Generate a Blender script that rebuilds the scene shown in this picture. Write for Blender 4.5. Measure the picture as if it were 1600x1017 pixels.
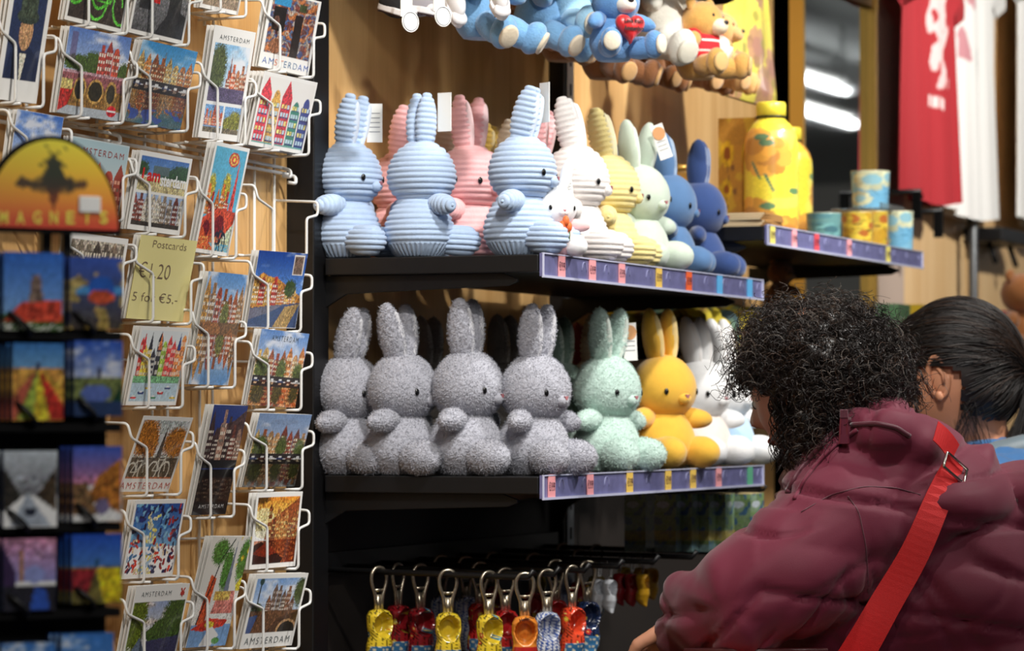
import bpy, math, random
import numpy as np
from mathutils import Vector, Matrix, noise

# ------------------------------------------------------------------ scene, camera, light
S = bpy.context.scene
COL = S.collection
for _o in list(bpy.data.objects): bpy.data.objects.remove(_o)
PI = math.pi
FPX = 5180.0                     # focal length in pixels of the 1600 wide frame
CAM = Vector((2.027, -4.217, 1.40))
YAW = math.atan2(0.373, 0.928)   # the shop wall runs along +Y, the camera looks 21.9 degrees across it
PIT = math.atan2(139.5, FPX)
cam_data = bpy.data.cameras.new('camera')
cam = bpy.data.objects.new('camera', cam_data); COL.objects.link(cam)
cam_data.sensor_width = 36.0
cam_data.lens = FPX / 1600 * 36.0
cam.location = CAM
cam.rotation_euler = (PI/2 + PIT, 0, YAW)
cam_data.clip_start = 0.1; cam_data.clip_end = 60
cam_data.dof.use_dof = True
cam_data.dof.focus_distance = 4.22
cam_data.dof.aperture_fstop = 8.0
S.camera = cam
S.view_settings.view_transform = 'Standard'
S.view_settings.look = 'None'
S.view_settings.gamma = 1.0
S.view_settings.use_curve_mapping = False
S.view_settings.exposure = 0.0

world = bpy.data.worlds.new('world'); S.world = world
world.use_nodes = True
world.node_tree.nodes['Background'].inputs[0].default_value = (0.93, 0.95, 1.0, 1)
world.node_tree.nodes['Background'].inputs[1].default_value = 0.06

def look_at(o, target):
    d = Vector(target) - o.location
    o.rotation_euler = d.to_track_quat('-Z', 'Y').to_euler()

def spot(name, loc, target, power, col=(1, .93, .82), angle=70, blend=.6, radius=.05):
    l = bpy.data.lights.new(name, 'SPOT'); l.energy = power; l.color = col
    l.spot_size = math.radians(angle); l.spot_blend = blend; l.shadow_soft_size = radius
    o = bpy.data.objects.new(name, l); COL.objects.link(o); o.location = loc; look_at(o, target)
    return o
def area(name, loc, target, power, sx, sy, col=(1, .97, .92)):
    l = bpy.data.lights.new(name, 'AREA'); l.energy = power; l.color = col
    l.shape = 'RECTANGLE'; l.size = sx; l.size_y = sy
    o = bpy.data.objects.new(name, l); COL.objects.link(o); o.location = loc; look_at(o, target)
    return o

spot('track_spot_postcards', (1.30, -1.95, 2.9), (0, -.75, 1.38), 128, (1, .95, .87), angle=58)
spot('track_spot_rabbits', (1.05, -.75, 2.9), (.15, .45, 1.55), 110, (1, .97, .92), angle=58)
spot('track_spot_shelf', (1.7, .5, 2.9), (.35, .75, 1.42), 112, (1, .97, .92), angle=60)
spot('track_spot_bottles', (1.4, 1.2, 2.9), (.25, 1.7, 1.8), 165, (1, .97, .92), angle=60)
spot('track_spot_shirts', (1.6, 2.6, 2.9), (.1, 4.0, 2.0), 225, (1, .97, .92), angle=75)
area('added_fill_magnets', (2.3, -2.6, 2.9), (1.6, -1.9, 1.2), 42, .25, 1.6)  # fill lamp added to brighten the magnet stand
area('ceiling_tube_aisle', (2.6, .6, 2.9), (2.4, .6, 0), 26, .25, 3.0)

# ------------------------------------------------------------------ camera maths: a pixel of the photograph to a point
_R = cam.rotation_euler.to_matrix()
def ray(px, py):
    return (_R @ Vector(((px-800)/FPX, -(py-508.5)/FPX, -1.0)))
def atX(px, py, X):
    d = ray(px, py); t = (X-CAM.x)/d.x; return CAM + d*t
def atY(px, py, Y):
    d = ray(px, py); t = (Y-CAM.y)/d.y; return CAM + d*t
def atD(px, py, D):
    return CAM + ray(px, py)*D
def scale_at(p):
    v = _R.transposed() @ (Vector(p)-CAM); return FPX/(-v.z)
def proj(p):
    v = _R.transposed() @ (Vector(p)-CAM); return (800+FPX*v.x/-v.z, 508.5-FPX*v.y/-v.z)

# ------------------------------------------------------------------ materials
def s2l(c):
    c = np.asarray(c, float)/255.0
    return np.where(c <= .04045, c/12.92, ((c+.055)/1.055)**2.4)
MATS = {}
def mat(name, rgb, rough=.5, metal=0, noise_amt=0, noise_scale=40, bump=0, bump_scale=200, coat=0,
        sheen=0, trans=0, emit=0, spec=.5, coords='Object'):
    if name in MATS: return MATS[name]
    m = bpy.data.materials.new(name); m.use_nodes = True
    nt = m.node_tree; b = nt.nodes['Principled BSDF']
    c = tuple(s2l(rgb))+(1,)
    b.inputs['Base Color'].default_value = c
    b.inputs['Roughness'].default_value = rough
    b.inputs['Metallic'].default_value = metal
    b.inputs['Coat Weight'].default_value = coat
    b.inputs['Coat Roughness'].default_value = .08
    b.inputs['Sheen Weight'].default_value = sheen
    b.inputs['Sheen Roughness'].default_value = .5
    b.inputs['Transmission Weight'].default_value = trans
    b.inputs['Specular IOR Level'].default_value = spec
    if emit:
        b.inputs['Emission Color'].default_value = c; b.inputs['Emission Strength'].default_value = emit
    tc = nt.nodes.new('ShaderNodeTexCoord')
    if noise_amt:
        n = nt.nodes.new('ShaderNodeTexNoise'); n.inputs['Scale'].default_value = noise_scale
        n.inputs['Detail'].default_value = 4
        nt.links.new(tc.outputs[coords], n.inputs['Vector'])
        mr = nt.nodes.new('ShaderNodeMapRange')
        mr.inputs['From Min'].default_value = .3; mr.inputs['From Max'].default_value = .7
        mr.inputs['To Min'].default_value = 1-noise_amt; mr.inputs['To Max'].default_value = 1+noise_amt*.6
        nt.links.new(n.outputs['Fac'], mr.inputs['Value'])
        mx = nt.nodes.new('ShaderNodeVectorMath'); mx.operation = 'SCALE'
        mx.inputs[0].default_value = c[:3]
        nt.links.new(mr.outputs['Result'], mx.inputs['Scale'])
        nt.links.new(mx.outputs['Vector'], b.inputs['Base Color'])
    if bump:
        n2 = nt.nodes.new('ShaderNodeTexNoise'); n2.inputs['Scale'].default_value = bump_scale
        n2.inputs['Detail'].default_value = 6
        nt.links.new(tc.outputs[coords], n2.inputs['Vector'])
        bp = nt.nodes.new('ShaderNodeBump'); bp.inputs['Strength'].default_value = bump
        bp.inputs['Distance'].default_value = .002
        nt.links.new(n2.outputs['Fac'], bp.inputs['Height'])
        nt.links.new(bp.outputs['Normal'], b.inputs['Normal'])
    MATS[name] = m
    return m
def attr_mat(name, rough=.35, coat=.3, bump=0, bump_scale=300):
    """a printed surface: its colours are the print, stored per vertex"""
    if name in MATS: return MATS[name]
    m = mat(name, (255, 255, 255), rough, coat=coat, bump=bump, bump_scale=bump_scale)
    nt = m.node_tree; a = nt.nodes.new('ShaderNodeAttribute'); a.attribute_name = 'print'
    nt.links.new(a.outputs['Color'], nt.nodes['Principled BSDF'].inputs['Base Color'])
    return m
def wood_mat(name, c0, c1, gain=(1.2, 9.0, .55)):
    if name in MATS: return MATS[name]
    m = mat(name, c0, .45); nt = m.node_tree; b = nt.nodes['Principled BSDF']
    tc = nt.nodes.new('ShaderNodeTexCoord'); mp = nt.nodes.new('ShaderNodeMapping')
    mp.inputs['Scale'].default_value = gain
    nt.links.new(tc.outputs['Object'], mp.inputs['Vector'])
    n = nt.nodes.new('ShaderNodeTexNoise'); n.inputs['Scale'].default_value = 1.6
    n.inputs['Detail'].default_value = 5; n.inputs['Distortion'].default_value = 1.1
    nt.links.new(mp.outputs['Vector'], n.inputs['Vector'])
    mp2 = nt.nodes.new('ShaderNodeMapping'); mp2.inputs['Scale'].default_value = (gain[0]*8, gain[1]*14, gain[2]*7)
    nt.links.new(tc.outputs['Object'], mp2.inputs['Vector'])
    n2 = nt.nodes.new('ShaderNodeTexNoise'); n2.inputs['Scale'].default_value = 2; n2.inputs['Detail'].default_value = 3
    nt.links.new(mp2.outputs['Vector'], n2.inputs['Vector'])
    ad = nt.nodes.new('ShaderNodeMath'); ad.operation = 'MULTIPLY_ADD'; ad.inputs[1].default_value = .35
    nt.links.new(n2.outputs['Fac'], ad.inputs[0]); nt.links.new(n.outputs['Fac'], ad.inputs[2])
    cr = nt.nodes.new('ShaderNodeValToRGB')
    cr.color_ramp.elements[0].position = .42; cr.color_ramp.elements[0].color = tuple(s2l(c0))+(1,)
    cr.color_ramp.elements[1].position = .9; cr.color_ramp.elements[1].color = tuple(s2l(c1))+(1,)
    nt.links.new(ad.outputs[0], cr.inputs['Fac'])
    nt.links.new(cr.outputs['Color'], b.inputs['Base Color'])
    return m

# ------------------------------------------------------------------ geometry
class G:
    """collects vertices and faces, linked as ONE mesh object by build()"""
    def __init__(s): s.v = []; s.f = []; s.m = []; s.n = 0; s.mi = 0; s.c = []
    def add(s, V, F, c=None):
        V = np.asarray(V, float).reshape(-1, 3)
        s.v.append(V); s.f += [tuple(int(i)+s.n for i in f) for f in F]; s.m += [s.mi]*len(F); s.n += len(V)
        s.c.append(np.ones((len(V), 3)) if c is None else np.asarray(c, float))
        return s
    def box(s, c, size, rot=None):
        x, y, z = [k/2 for k in size]
        V = np.array([(-x,-y,-z),(x,-y,-z),(x,y,-z),(-x,y,-z),(-x,-y,z),(x,-y,z),(x,y,z),(-x,y,z)])
        if rot is not None: V = V @ np.array(rot).T
        return s.add(V+np.array(c), [(0,3,2,1),(4,5,6,7),(0,1,5,4),(1,2,6,5),(2,3,7,6),(3,0,4,7)])
    def grid(s, P, closeu=False, closev=False, caps=False):
        P = np.asarray(P); nu, nv = P.shape[:2]; F = []
        for i in range(nu if closeu else nu-1):
            a = (i*nv); b = (((i+1) % nu)*nv)
            for j in range(nv if closev else nv-1):
                k = (j+1) % nv
                F.append((a+j, b+j, b+k, a+k))
        if caps:
            F.append(tuple(range(nv))); F.append(tuple(reversed(range((nu-1)*nv, nu*nv))))
        return s.add(P.reshape(-1, 3), F)
    def tube(s, path, r, n=8, closed=False, cap=True):
        P = np.asarray(path, float); m = len(P)
        r = np.full(m, r) if np.isscalar(r) else np.asarray(r, float)
        T = np.roll(P, -1, 0)-np.roll(P, 1, 0) if closed else np.gradient(P, axis=0)
        T /= (np.linalg.norm(T, axis=1)[:, None]+1e-12)
        up = np.array((0, 0, 1.)) if abs(T[0][2]) < .9 else np.array((1., 0, 0))
        u = np.cross(T[0], up); u /= np.linalg.norm(u)
        rings = []
        a = np.linspace(0, 2*PI, n, endpoint=False)
        for i in range(m):
            u = u-T[i]*np.dot(u, T[i]); u /= (np.linalg.norm(u)+1e-12); w = np.cross(T[i], u)
            rings.append(P[i]+r[i]*(np.cos(a)[:, None]*u+np.sin(a)[:, None]*w))
        return s.grid(np.array(rings), closeu=closed, closev=True, caps=cap and not closed)
    def lathe(s, prof, c=(0, 0, 0), n=32, sx=1, sy=1, rot=None):
        a = np.linspace(0, 2*PI, n, endpoint=False)
        P = np.array([[(r*math.cos(t)*sx, r*math.sin(t)*sy, z) for t in a] for r, z in prof])
        if rot is not None: P = P @ np.array(rot).T
        return s.grid(P+np.array(c), closev=True, caps=True)
    def ball(s, c, r, nu=24, nv=32, rot=None, fn=None, pw=1.0):
        """ellipsoid; fn(points on unit sphere, points, normals) returns the displaced points"""
        th = np.linspace(0, PI, nu); ph = np.linspace(0, 2*PI, nv, endpoint=False)
        T, Q = np.meshgrid(th, ph, indexing='ij')
        N = np.stack([np.sin(T)*np.cos(Q), np.sin(T)*np.sin(Q), -np.cos(T)], -1)
        P = N*np.array(r)
        if pw != 1.0: P = np.sign(N)*np.abs(N)**pw*np.array(r)
        NN = N/np.array(r); NN /= np.linalg.norm(NN, axis=-1)[..., None]
        if fn is not None: P = fn(N, P, NN)
        if rot is not None: P = P @ np.array(rot).T
        P = P+np.array(c)
        V = np.concatenate([P[0, :1], P[1:-1].reshape(-1, 3), P[-1, :1]]); F = []
        m = nu-2
        for j in range(nv):
            k = (j+1) % nv
            F.append((0, 1+k, 1+j)); F.append((1+m*nv, 1+(m-1)*nv+j, 1+(m-1)*nv+k))
        for i in range(m-1):
            for j in range(nv):
                k = (j+1) % nv
                F.append((1+i*nv+j, 1+i*nv+k, 1+(i+1)*nv+k, 1+(i+1)*nv+j))
        return s.add(V, F)
    def prism(s, pts, h, o=(0, 0, 0), ex=(1, 0, 0), ey=(0, 1, 0)):
        """polygon pts (2D) in the plane ex, ey, extruded by h along ex x ey"""
        ex = np.array(ex, float); ey = np.array(ey, float); ez = np.cross(ex, ey); o = np.array(o, float)
        A = np.array([o+p[0]*ex+p[1]*ey for p in pts]); n = len(A)
        F = [tuple(reversed(range(n))), tuple(range(n, 2*n))]+[(i, (i+1) % n, n+(i+1) % n, n+i) for i in range(n)]
        return s.add(np.concatenate([A, A+ez*h]), F)
    def build(s, name, mats, parent=None, smooth=True, loc=None, rot=None, bevel=0, link=True, auto=None):
        V = np.concatenate(s.v) if s.v else np.zeros((0, 3))
        me = bpy.data.meshes.new(name); me.from_pydata(V.tolist(), [], s.f)
        mats = mats if isinstance(mats, (list, tuple)) else [mats]
        for m in mats: me.materials.append(m)
        if len(mats) > 1: me.polygons.foreach_set('material_index', s.m)
        if smooth: me.polygons.foreach_set('use_smooth', [True]*len(me.polygons))
        C = np.concatenate(s.c)
        if (C != 1).any():
            at = me.color_attributes.new('print', 'FLOAT_COLOR', 'POINT')
            at.data.foreach_set('color', np.concatenate([C, np.ones((len(C), 1))], 1).ravel())
        me.update()
        if auto: 
            try: me.set_sharp_from_angle(angle=math.radians(auto))
            except Exception: pass
        o = bpy.data.objects.new(name, me)
        if link: COL.objects.link(o)
        if parent is not None: o.parent = parent
        if loc is not None: o.location = loc
        if rot is not None: o.rotation_euler = rot
        if bevel:
            b = o.modifiers.new('bevel', 'BEVEL'); b.width = bevel; b.segments = 2; b.limit_method = 'ANGLE'
            b.harden_normals = False
        return o
def rotx(a): c, s = math.cos(a), math.sin(a); return np.array(((1,0,0),(0,c,-s),(0,s,c)))
def roty(a): c, s = math.cos(a), math.sin(a); return np.array(((c,0,s),(0,1,0),(-s,0,c)))
def rotz(a): c, s = math.cos(a), math.sin(a); return np.array(((c,-s,0),(s,c,0),(0,0,1)))
def align(d):
    """rotation taking +Z to d"""
    d = Vector(d).normalized(); return np.array(Vector((0, 0, 1)).rotation_difference(d).to_matrix())

def tag(o, label, cat, group=None):
    o['label'] = label; o['category'] = cat
    if group: o['group'] = group
    return o
def struct(o): o['kind'] = 'structure'; return o
def thing(name, label, cat, loc=(0, 0, 0), rz=0, group=None):
    o = bpy.data.objects.new(name, None); COL.objects.link(o); o.location = loc; o.rotation_euler = (0, 0, rz)
    o.empty_display_size = .02
    return tag(o, label, cat, group)
KIDS = {}
def copy_tree(o, label=None, loc=None, rz=None, parent=None):
    c = o.copy(); COL.objects.link(c)
    if parent is not None: c.parent = parent
    if label: c['label'] = label
    if loc is not None: c.location = loc
    if rz is not None: c.rotation_euler = (0, 0, rz)
    for ch in list(o.children): copy_tree(ch, parent=c)
    return c

_tx = {}
def text_geo(txt, bold=0, space=1.0):
    """outline letters as flat polygons, unit height, origin at lower left"""
    k = (txt, bold, space)
    if k in _tx: return _tx[k]
    cu = bpy.data.curves.new('t', 'FONT'); cu.body = txt; cu.size = 1; cu.offset = bold; cu.space_character = space
    cu.resolution_u = 3
    o = bpy.data.objects.new('t', cu); COL.objects.link(o)
    bpy.context.view_layer.update()
    me = bpy.data.meshes.new_from_object(o.evaluated_get(bpy.context.evaluated_depsgraph_get()))
    V = np.array([v.co[:] for v in me.vertices]) if len(me.vertices) else np.zeros((1, 3))
    F = [tuple(p.vertices) for p in me.polygons]
    bpy.data.objects.remove(o); bpy.data.curves.remove(cu); bpy.data.meshes.remove(me)
    V[:, :2] -= V[:, :2].min(0)
    _tx[k] = (V, F); return V, F
def put_text(g, txt, o, ex, ey, w, h, bold=0, space=1.0, lift=.0004):
    """letters of total width w and height h laid on the plane ex, ey from corner o"""
    V, F = text_geo(txt, bold, space)
    ex = np.array(ex, float); ey = np.array(ey, float); ez = np.cross(ex, ey)
    mx = V[:, :2].max(0)
    P = np.array(o, float)+(V[:, :1]/mx[0]*w)*ex+(V[:, 1:2]/mx[1]*h)*ey+ez*lift
    return g.add(P, F)
# ------------------------------------------------------------------ the room
OAK = wood_mat('oak_veneer', (190, 143, 84), (222, 182, 124))
OAK2 = wood_mat('oak_veneer_pale', (205, 165, 112), (226, 192, 144))
BLACK = mat('black_metal', (16, 16, 18), .42, noise_amt=.15, spec=.4)
BLACK_M = mat('black_matt', (9, 9, 10), .8, spec=.2)
WHITE_WIRE = mat('white_coated_wire', (222, 222, 220), .35, coat=.3)
STEEL = mat('steel_strip', (150, 155, 160), .35, metal=.8)
CHROME = mat('chrome', (215, 212, 205), .18, metal=1)
PAPER = mat('white_paper', (240, 240, 238), .6)
PLASTER = mat('plaster', (188, 186, 180), .8, noise_amt=.04)
GREYW = mat('grey_brown_panel', (176, 156, 142), .6, noise_amt=.08, noise_scale=3)

g = G(); g.box((4, 4, -.02), (12, 26, .04))
struct(g.build('floor', mat('dark_floor', (62, 56, 52), .5, noise_amt=.15, noise_scale=6), smooth=False))
g = G(); g.box((4, 5, 3.02), (12, 26, .04))
struct(g.build('ceiling', mat('grey_ceiling', (150, 152, 150), .8, noise_amt=.05, noise_scale=2), smooth=False))
# side wall: four veneered boards between the shelf uprights
g = G()
for y0, y1 in ((-3.2, -.004), (.004, 1.0), (1.008, 2.262)):
    g.box((-.02, (y0+y1)/2, 1.5), (.04, y1-y0, 3.0))
struct(g.build('wall_side', OAK, smooth=False, bevel=.002))
g = G()
for y0, y1 in ((3.04, 3.86), (3.88, 4.75), (4.77, 6.2)):
    g.box((-.02, (y0+y1)/2, 1.5), (.04, y1-y0, 3.0))
struct(g.build('wall_side_far', OAK2, smooth=False, bevel=.002))
g = G(); g.box((-.06, 2.0, 1.5), (.03, 11, 3.0)); struct(g.build('wall_backing', BLACK_M, smooth=False))
g = G(); g.box((4, 18.0, 1.5), (12, .05, 3.0)); struct(g.build('wall_end', PLASTER, smooth=False))
# far shelving seen only in the mirror
g = G()
for k in range(4):
    y = 9+k*2.2
    g.box((2.9, y, .95), (.45, 1.9, 1.9))
struct(g.build('trim_1', mat('dark_furniture', (38, 38, 40), .6, noise_amt=.5, noise_scale=5), smooth=False))
for k, (x, y, z, l, yaw) in enumerate(((1.86, 8.25, 2.60, 1.5, 0), (2.24, 9.45, 2.86, 1.5, 0), (1.95, 10.6, 2.9, 1.2, 0))):
    t = thing('tube_light', 'fluorescent tube light seen in the wall mirror, %s' % ('lowest one', 'middle one', 'farthest one')[k], 'light', (x, y, z))
    G().tube([(0, -l/2, 0), (0, l/2, 0)], .017, 12).build('tube', mat('lit_tube', (255, 255, 255), .4, emit=16), t)
    G().box((0, 0, .04), (.03, l*.96, .02)).build('housing', PLASTER, t, smooth=False)
    G().tube([(0, -l*.4, .07), (0, -l*.4, 3-z)], .006, 6).build('cable', BLACK, t)
    G().tube([(0, l*.4, .07), (0, l*.4, 3-z)], .006, 6).build('cable', BLACK, t)
g = G(); g.box((.004, .51, .63), (.008, 3.0 if False else .96, 1.26)); g.box((.004, 1.6, .63), (.008, 1.1, 1.26))  # dark sheets over the oak, painting in the shade below the lower shelf
struct(g.build('wall_shade_sheet', mat('painted_shade_brown', (26, 19, 15), .6, noise_amt=.15, noise_scale=8), smooth=False))
area('added_fill_far_wall', (6.5, 11.0, 2.7), (5.0, 12.0, 0), 160, .3, 5)  # unseen fill lamp, added to brighten the end wall in the mirror
mir = thing('wall_mirror', 'tall wall mirror in a thin gold frame reflecting the ceiling lights', 'mirror', (.03, 2.535, 1.35))
G().box((.012, 0, .05), (.01, .53, 2.2)).build('mirror_glass', mat('mirror_silver', (205, 210, 212), .03, metal=1), mir, smooth=False)
g = G(); gold = mat('gold_frame', (190, 150, 70), .35, metal=.6)
for y in (-.272, .272): g.box((.02, y, .05), (.03, .014, 2.23))
for z in (-1.06, 1.16): g.box((.02, 0, z), (.03, .558, .014))
g.build('mirror_frame', gold, mir, smooth=False)
# uprights
def upright(y, label, z1=3.0, w=.03):
    t = thing('shelf_upright', label, 'shelf post', (.0, y, 0))
    G().box((.012, 0, z1/2), (.028, w, z1)).build('post', BLACK, t, smooth=False, bevel=.001)
    g = G(); g.box((.0275, 0, z1/2), (.003, w*.6, z1-.02))
    g.build('slotted_strip', STEEL, t, smooth=False)
    for k in range(22):
        if k == 0: sl = G().box((.0295, 0, 0), (.0014, .005, .02)).build('slot', BLACK_M, t, smooth=False); sl.location.z = 1.1
        else: q = sl.copy(); COL.objects.link(q); q.location.z = 1.1+k*.05
    return t
upright(1.02, 'black shelf upright with a steel slotted strip behind the rabbits', w=.05)
t = thing('shelf_upright', 'black shelf upright at the right edge of the postcard board', 'shelf post', (0, 0, 0))
G().box((.02, .003, 1.5), (.045, .05, 3.0)).build('post', BLACK, t, smooth=False, bevel=.002)

# ------------------------------------------------------------------ shelves
INSERT = mat('printed_rail_insert', (108, 108, 152), .35, noise_amt=.22, noise_scale=60, coat=.6)
CLEARP = mat('clear_plastic_lip', (205, 208, 235), .15, coat=1)
def price_text_mesh(g, txt, o, w, h):
    put_text(g, txt, o, (0, 1, 0), (0, 0, 1), w, h, bold=.01)
STK = {'pink': (236, 160, 165), 'yellow': (228, 190, 90), 'orange': (226, 96, 50), 'blue': (90, 170, 222),
       'green': (90, 165, 130), 'red': (214, 74, 84), 'lemon': (226, 212, 110)}
def shelf(y0, L, z, depth, label, stickers, brackets=True, thick=.024):
    t = thing('wall_shelf', label, 'shelf', (0, y0, z))
    G().box((depth/2+.024, L/2, -thick/2), (depth-.048, L-.004, thick)).build('board', BLACK, t, smooth=False, bevel=.0015)
    for yy in (.02, L-.02):
        pts = [(.03, -.012), (depth*.84, -.012), (depth*.9, -.02), (depth*.9, -.024), (depth*.86, -.030), (depth*.5, -.034), (depth*.2, -.038), (.06, -.046), (.04, -.058), (.03, -.085)]
        G().prism([(p[0], p[1]-.012) for p in pts], .006, (0, yy+.003, 0), (1, 0, 0), (0, 0, 1)).build('bracket', BLACK, t, smooth=False, bevel=.0008)
    if not stickers: return t
    G().box((depth+.0035, L/2, -.014), (.004, L-.006, .032)).build('price_rail', INSERT, t, smooth=False)
    rail = t.children[-1]
    g = G()
    g.box((depth+.0068, L/2, -.0300), (.0035, L-.006, .0035)).box((depth+.0062, L/2, .0016), (.003, L-.006, .0018))
    for y in (.004, L-.004): g.box((depth+.0065, y, -.014), (.003, .0015, .032))
    # faint outline emblems printed on the insert
    g.build('clear_lip', CLEARP, rail, smooth=False)
    n = int(L/.09)
    for k in range(n):
        y = .075+k*.09
        a = np.linspace(0, PI, 9)
        G().tube([(depth+.006, y+.009*math.cos(q), -.017+.013*math.sin(q)) for q in a], .0006, 4).build('printed_arch', mat('insert_line', (150, 152, 190), .4), rail)
    for (yy, col, txt) in stickers:
        g = G(); g.box((depth+.0067, yy, -.0135), (.0012, .026, .0325))
        g.mi = 1
        if txt: price_text_mesh(g, txt, (depth+.0073, yy-.011, -.020), .022, .013)
        o = g.build('price_label', [mat('sticker_'+col, STK[col], .5), mat('sticker_ink', (70, 40, 60), .6)], rail, smooth=False)
        o['label'] = col+' price label'
    return t
Z1 = atX(840, 397, .37).z
Z2 = atX(840, 745, .37).z
Z3 = atX(1195, 353, .37).z
def ys(px, X, py=500): return atX(px, py, X).y
P19 = '€19.99'
D1 = .37
def rl(pxs): return [(ys(px, .375)-0, c, tx) for px, c, tx in pxs]
shelf(0, 1.0, Z1, D1, 'black metal shelf carrying the corduroy rabbits, upper of the pair', rl([(876, 'pink', P19), (924, 'pink', P19), (970, 'pink', P19), (1028, 'yellow', P19), (1075, 'orange', P19), (1123, 'blue', ''), (1170, 'blue', '')]))
shelf(0, 1.0, 2.12, D1, 'black metal shelf just above the picture over the hanging plush toys', [])
shelf(0, 1.0, Z2, D1, 'black metal shelf carrying the fluffy rabbits, lower of the pair', rl([(860, 'pink', P19), (920, 'pink', P19), (982, 'yellow', P19), (1042, 'yellow', P19), (1081, 'yellow', P19), (1121, 'pink', P19), (1170, 'green', '')]))
shelf(1.02, 1.0, Z3, D1, 'black metal shelf in the next bay carrying the yellow bottle and cups', [(yy-1.02, c, t) for yy, c, t in rl([(1206, 'lemon', P19), (1240, 'pink', P19), (1275, 'red', P19), (1326, 'pink', P19), (1387, 'lemon', P19)])])
ZB = atX(1130, 522, .25).z
shelf(1.02, 1.0, ZB, .25, 'black metal shelf below the cups shelf with a yellow scarf', [])
# ------------------------------------------------------------------ plush rabbits
def _rib(t, p): return np.abs(np.sin(PI*t/p))**.5
def disp_cord(per=.0080, amp=.0033, axis=2, zlow=None, tilt=0.0):
    def fn(N, P, NN):
        c = P[..., axis]+tilt*np.abs(P[..., 0])
        d = _rib(c, per)
        if zlow is not None:
            an = np.arctan2(P[..., 1], P[..., 0])
            d2 = _rib(an*.05, per)
            w = np.clip((zlow-P[..., 2])/.002, 0, 1)
            d = d*(1-w)+d2*w
        return P+NN*((d-1)*amp)[..., None]
    return fn
def disp_fuzz(amp=.0012, scale=420, seed=0):
    def fn(N, P, NN):
        sh = P.shape[:-1]; Q = P.reshape(-1, 3); d = np.empty(len(Q))
        for i, q in enumerate(Q):
            v = Vector(q)
            d[i] = noise.noise(v*scale+Vector((seed, 0, 0)))+.5*noise.noise(v*scale*2.3)+.25*noise.noise(v*scale*.25)
        return P+NN*(d.reshape(sh)*amp)[..., None]
    return fn
def disp_none():
    return lambda N, P, NN: P
# head: soft, slightly flattened ball, fuller at the cheeks; body: pear; returned as point functions
def head_shape(N, P, NN):
    z = N[..., 2]
    k = 1+.05*np.clip(-z, -1, 1)*(1-z*z)*1.6
    Q = P.copy(); Q[..., 0] *= k; Q[..., 1] *= k
    return Q
def body_shape(N, P, NN):
    z = N[..., 2]; Q = P.copy()
    k = 1.0-.30*np.clip((z+.35)/1.35, 0, 1)**1.1
    Q[..., 0] *= k; Q[..., 1] *= k
    Q[..., 2] = np.where(z < -.72, -.72*P[0, 0, 2]/-1+0*z, Q[..., 2]) if False else Q[..., 2]
    zmin = -.80*abs(P[..., 2]).max()
    Q[..., 2] = np.maximum(Q[..., 2], zmin+(Q[..., 2]-zmin)*.15)
    return Q
def chain(*fs):
    def fn(N, P, NN):
        P = fs[0](N, P, NN)
        Q = P; 
        for f in fs[1:]: Q = f(N, Q, NN)
        return Q
    return fn
EYE = mat('black_eye', (12, 12, 14), .25, coat=.5)
NOSE = {}
_parts = {}
def plush_material(kind, name, rgb):
    if kind == 'cord': return mat('corduroy_'+name, rgb, .85, noise_amt=.05, noise_scale=120, bump=.5, bump_scale=700, sheen=.35)
    if kind == 'fuzz': return mat('boucle_'+name, rgb, .95, noise_amt=.08, noise_scale=180, bump=.9, bump_scale=420, sheen=.3)
    return mat('velour_'+name, rgb, .9, noise_amt=.06, noise_scale=60, bump=.25, bump_scale=500, sheen=.4)
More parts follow.
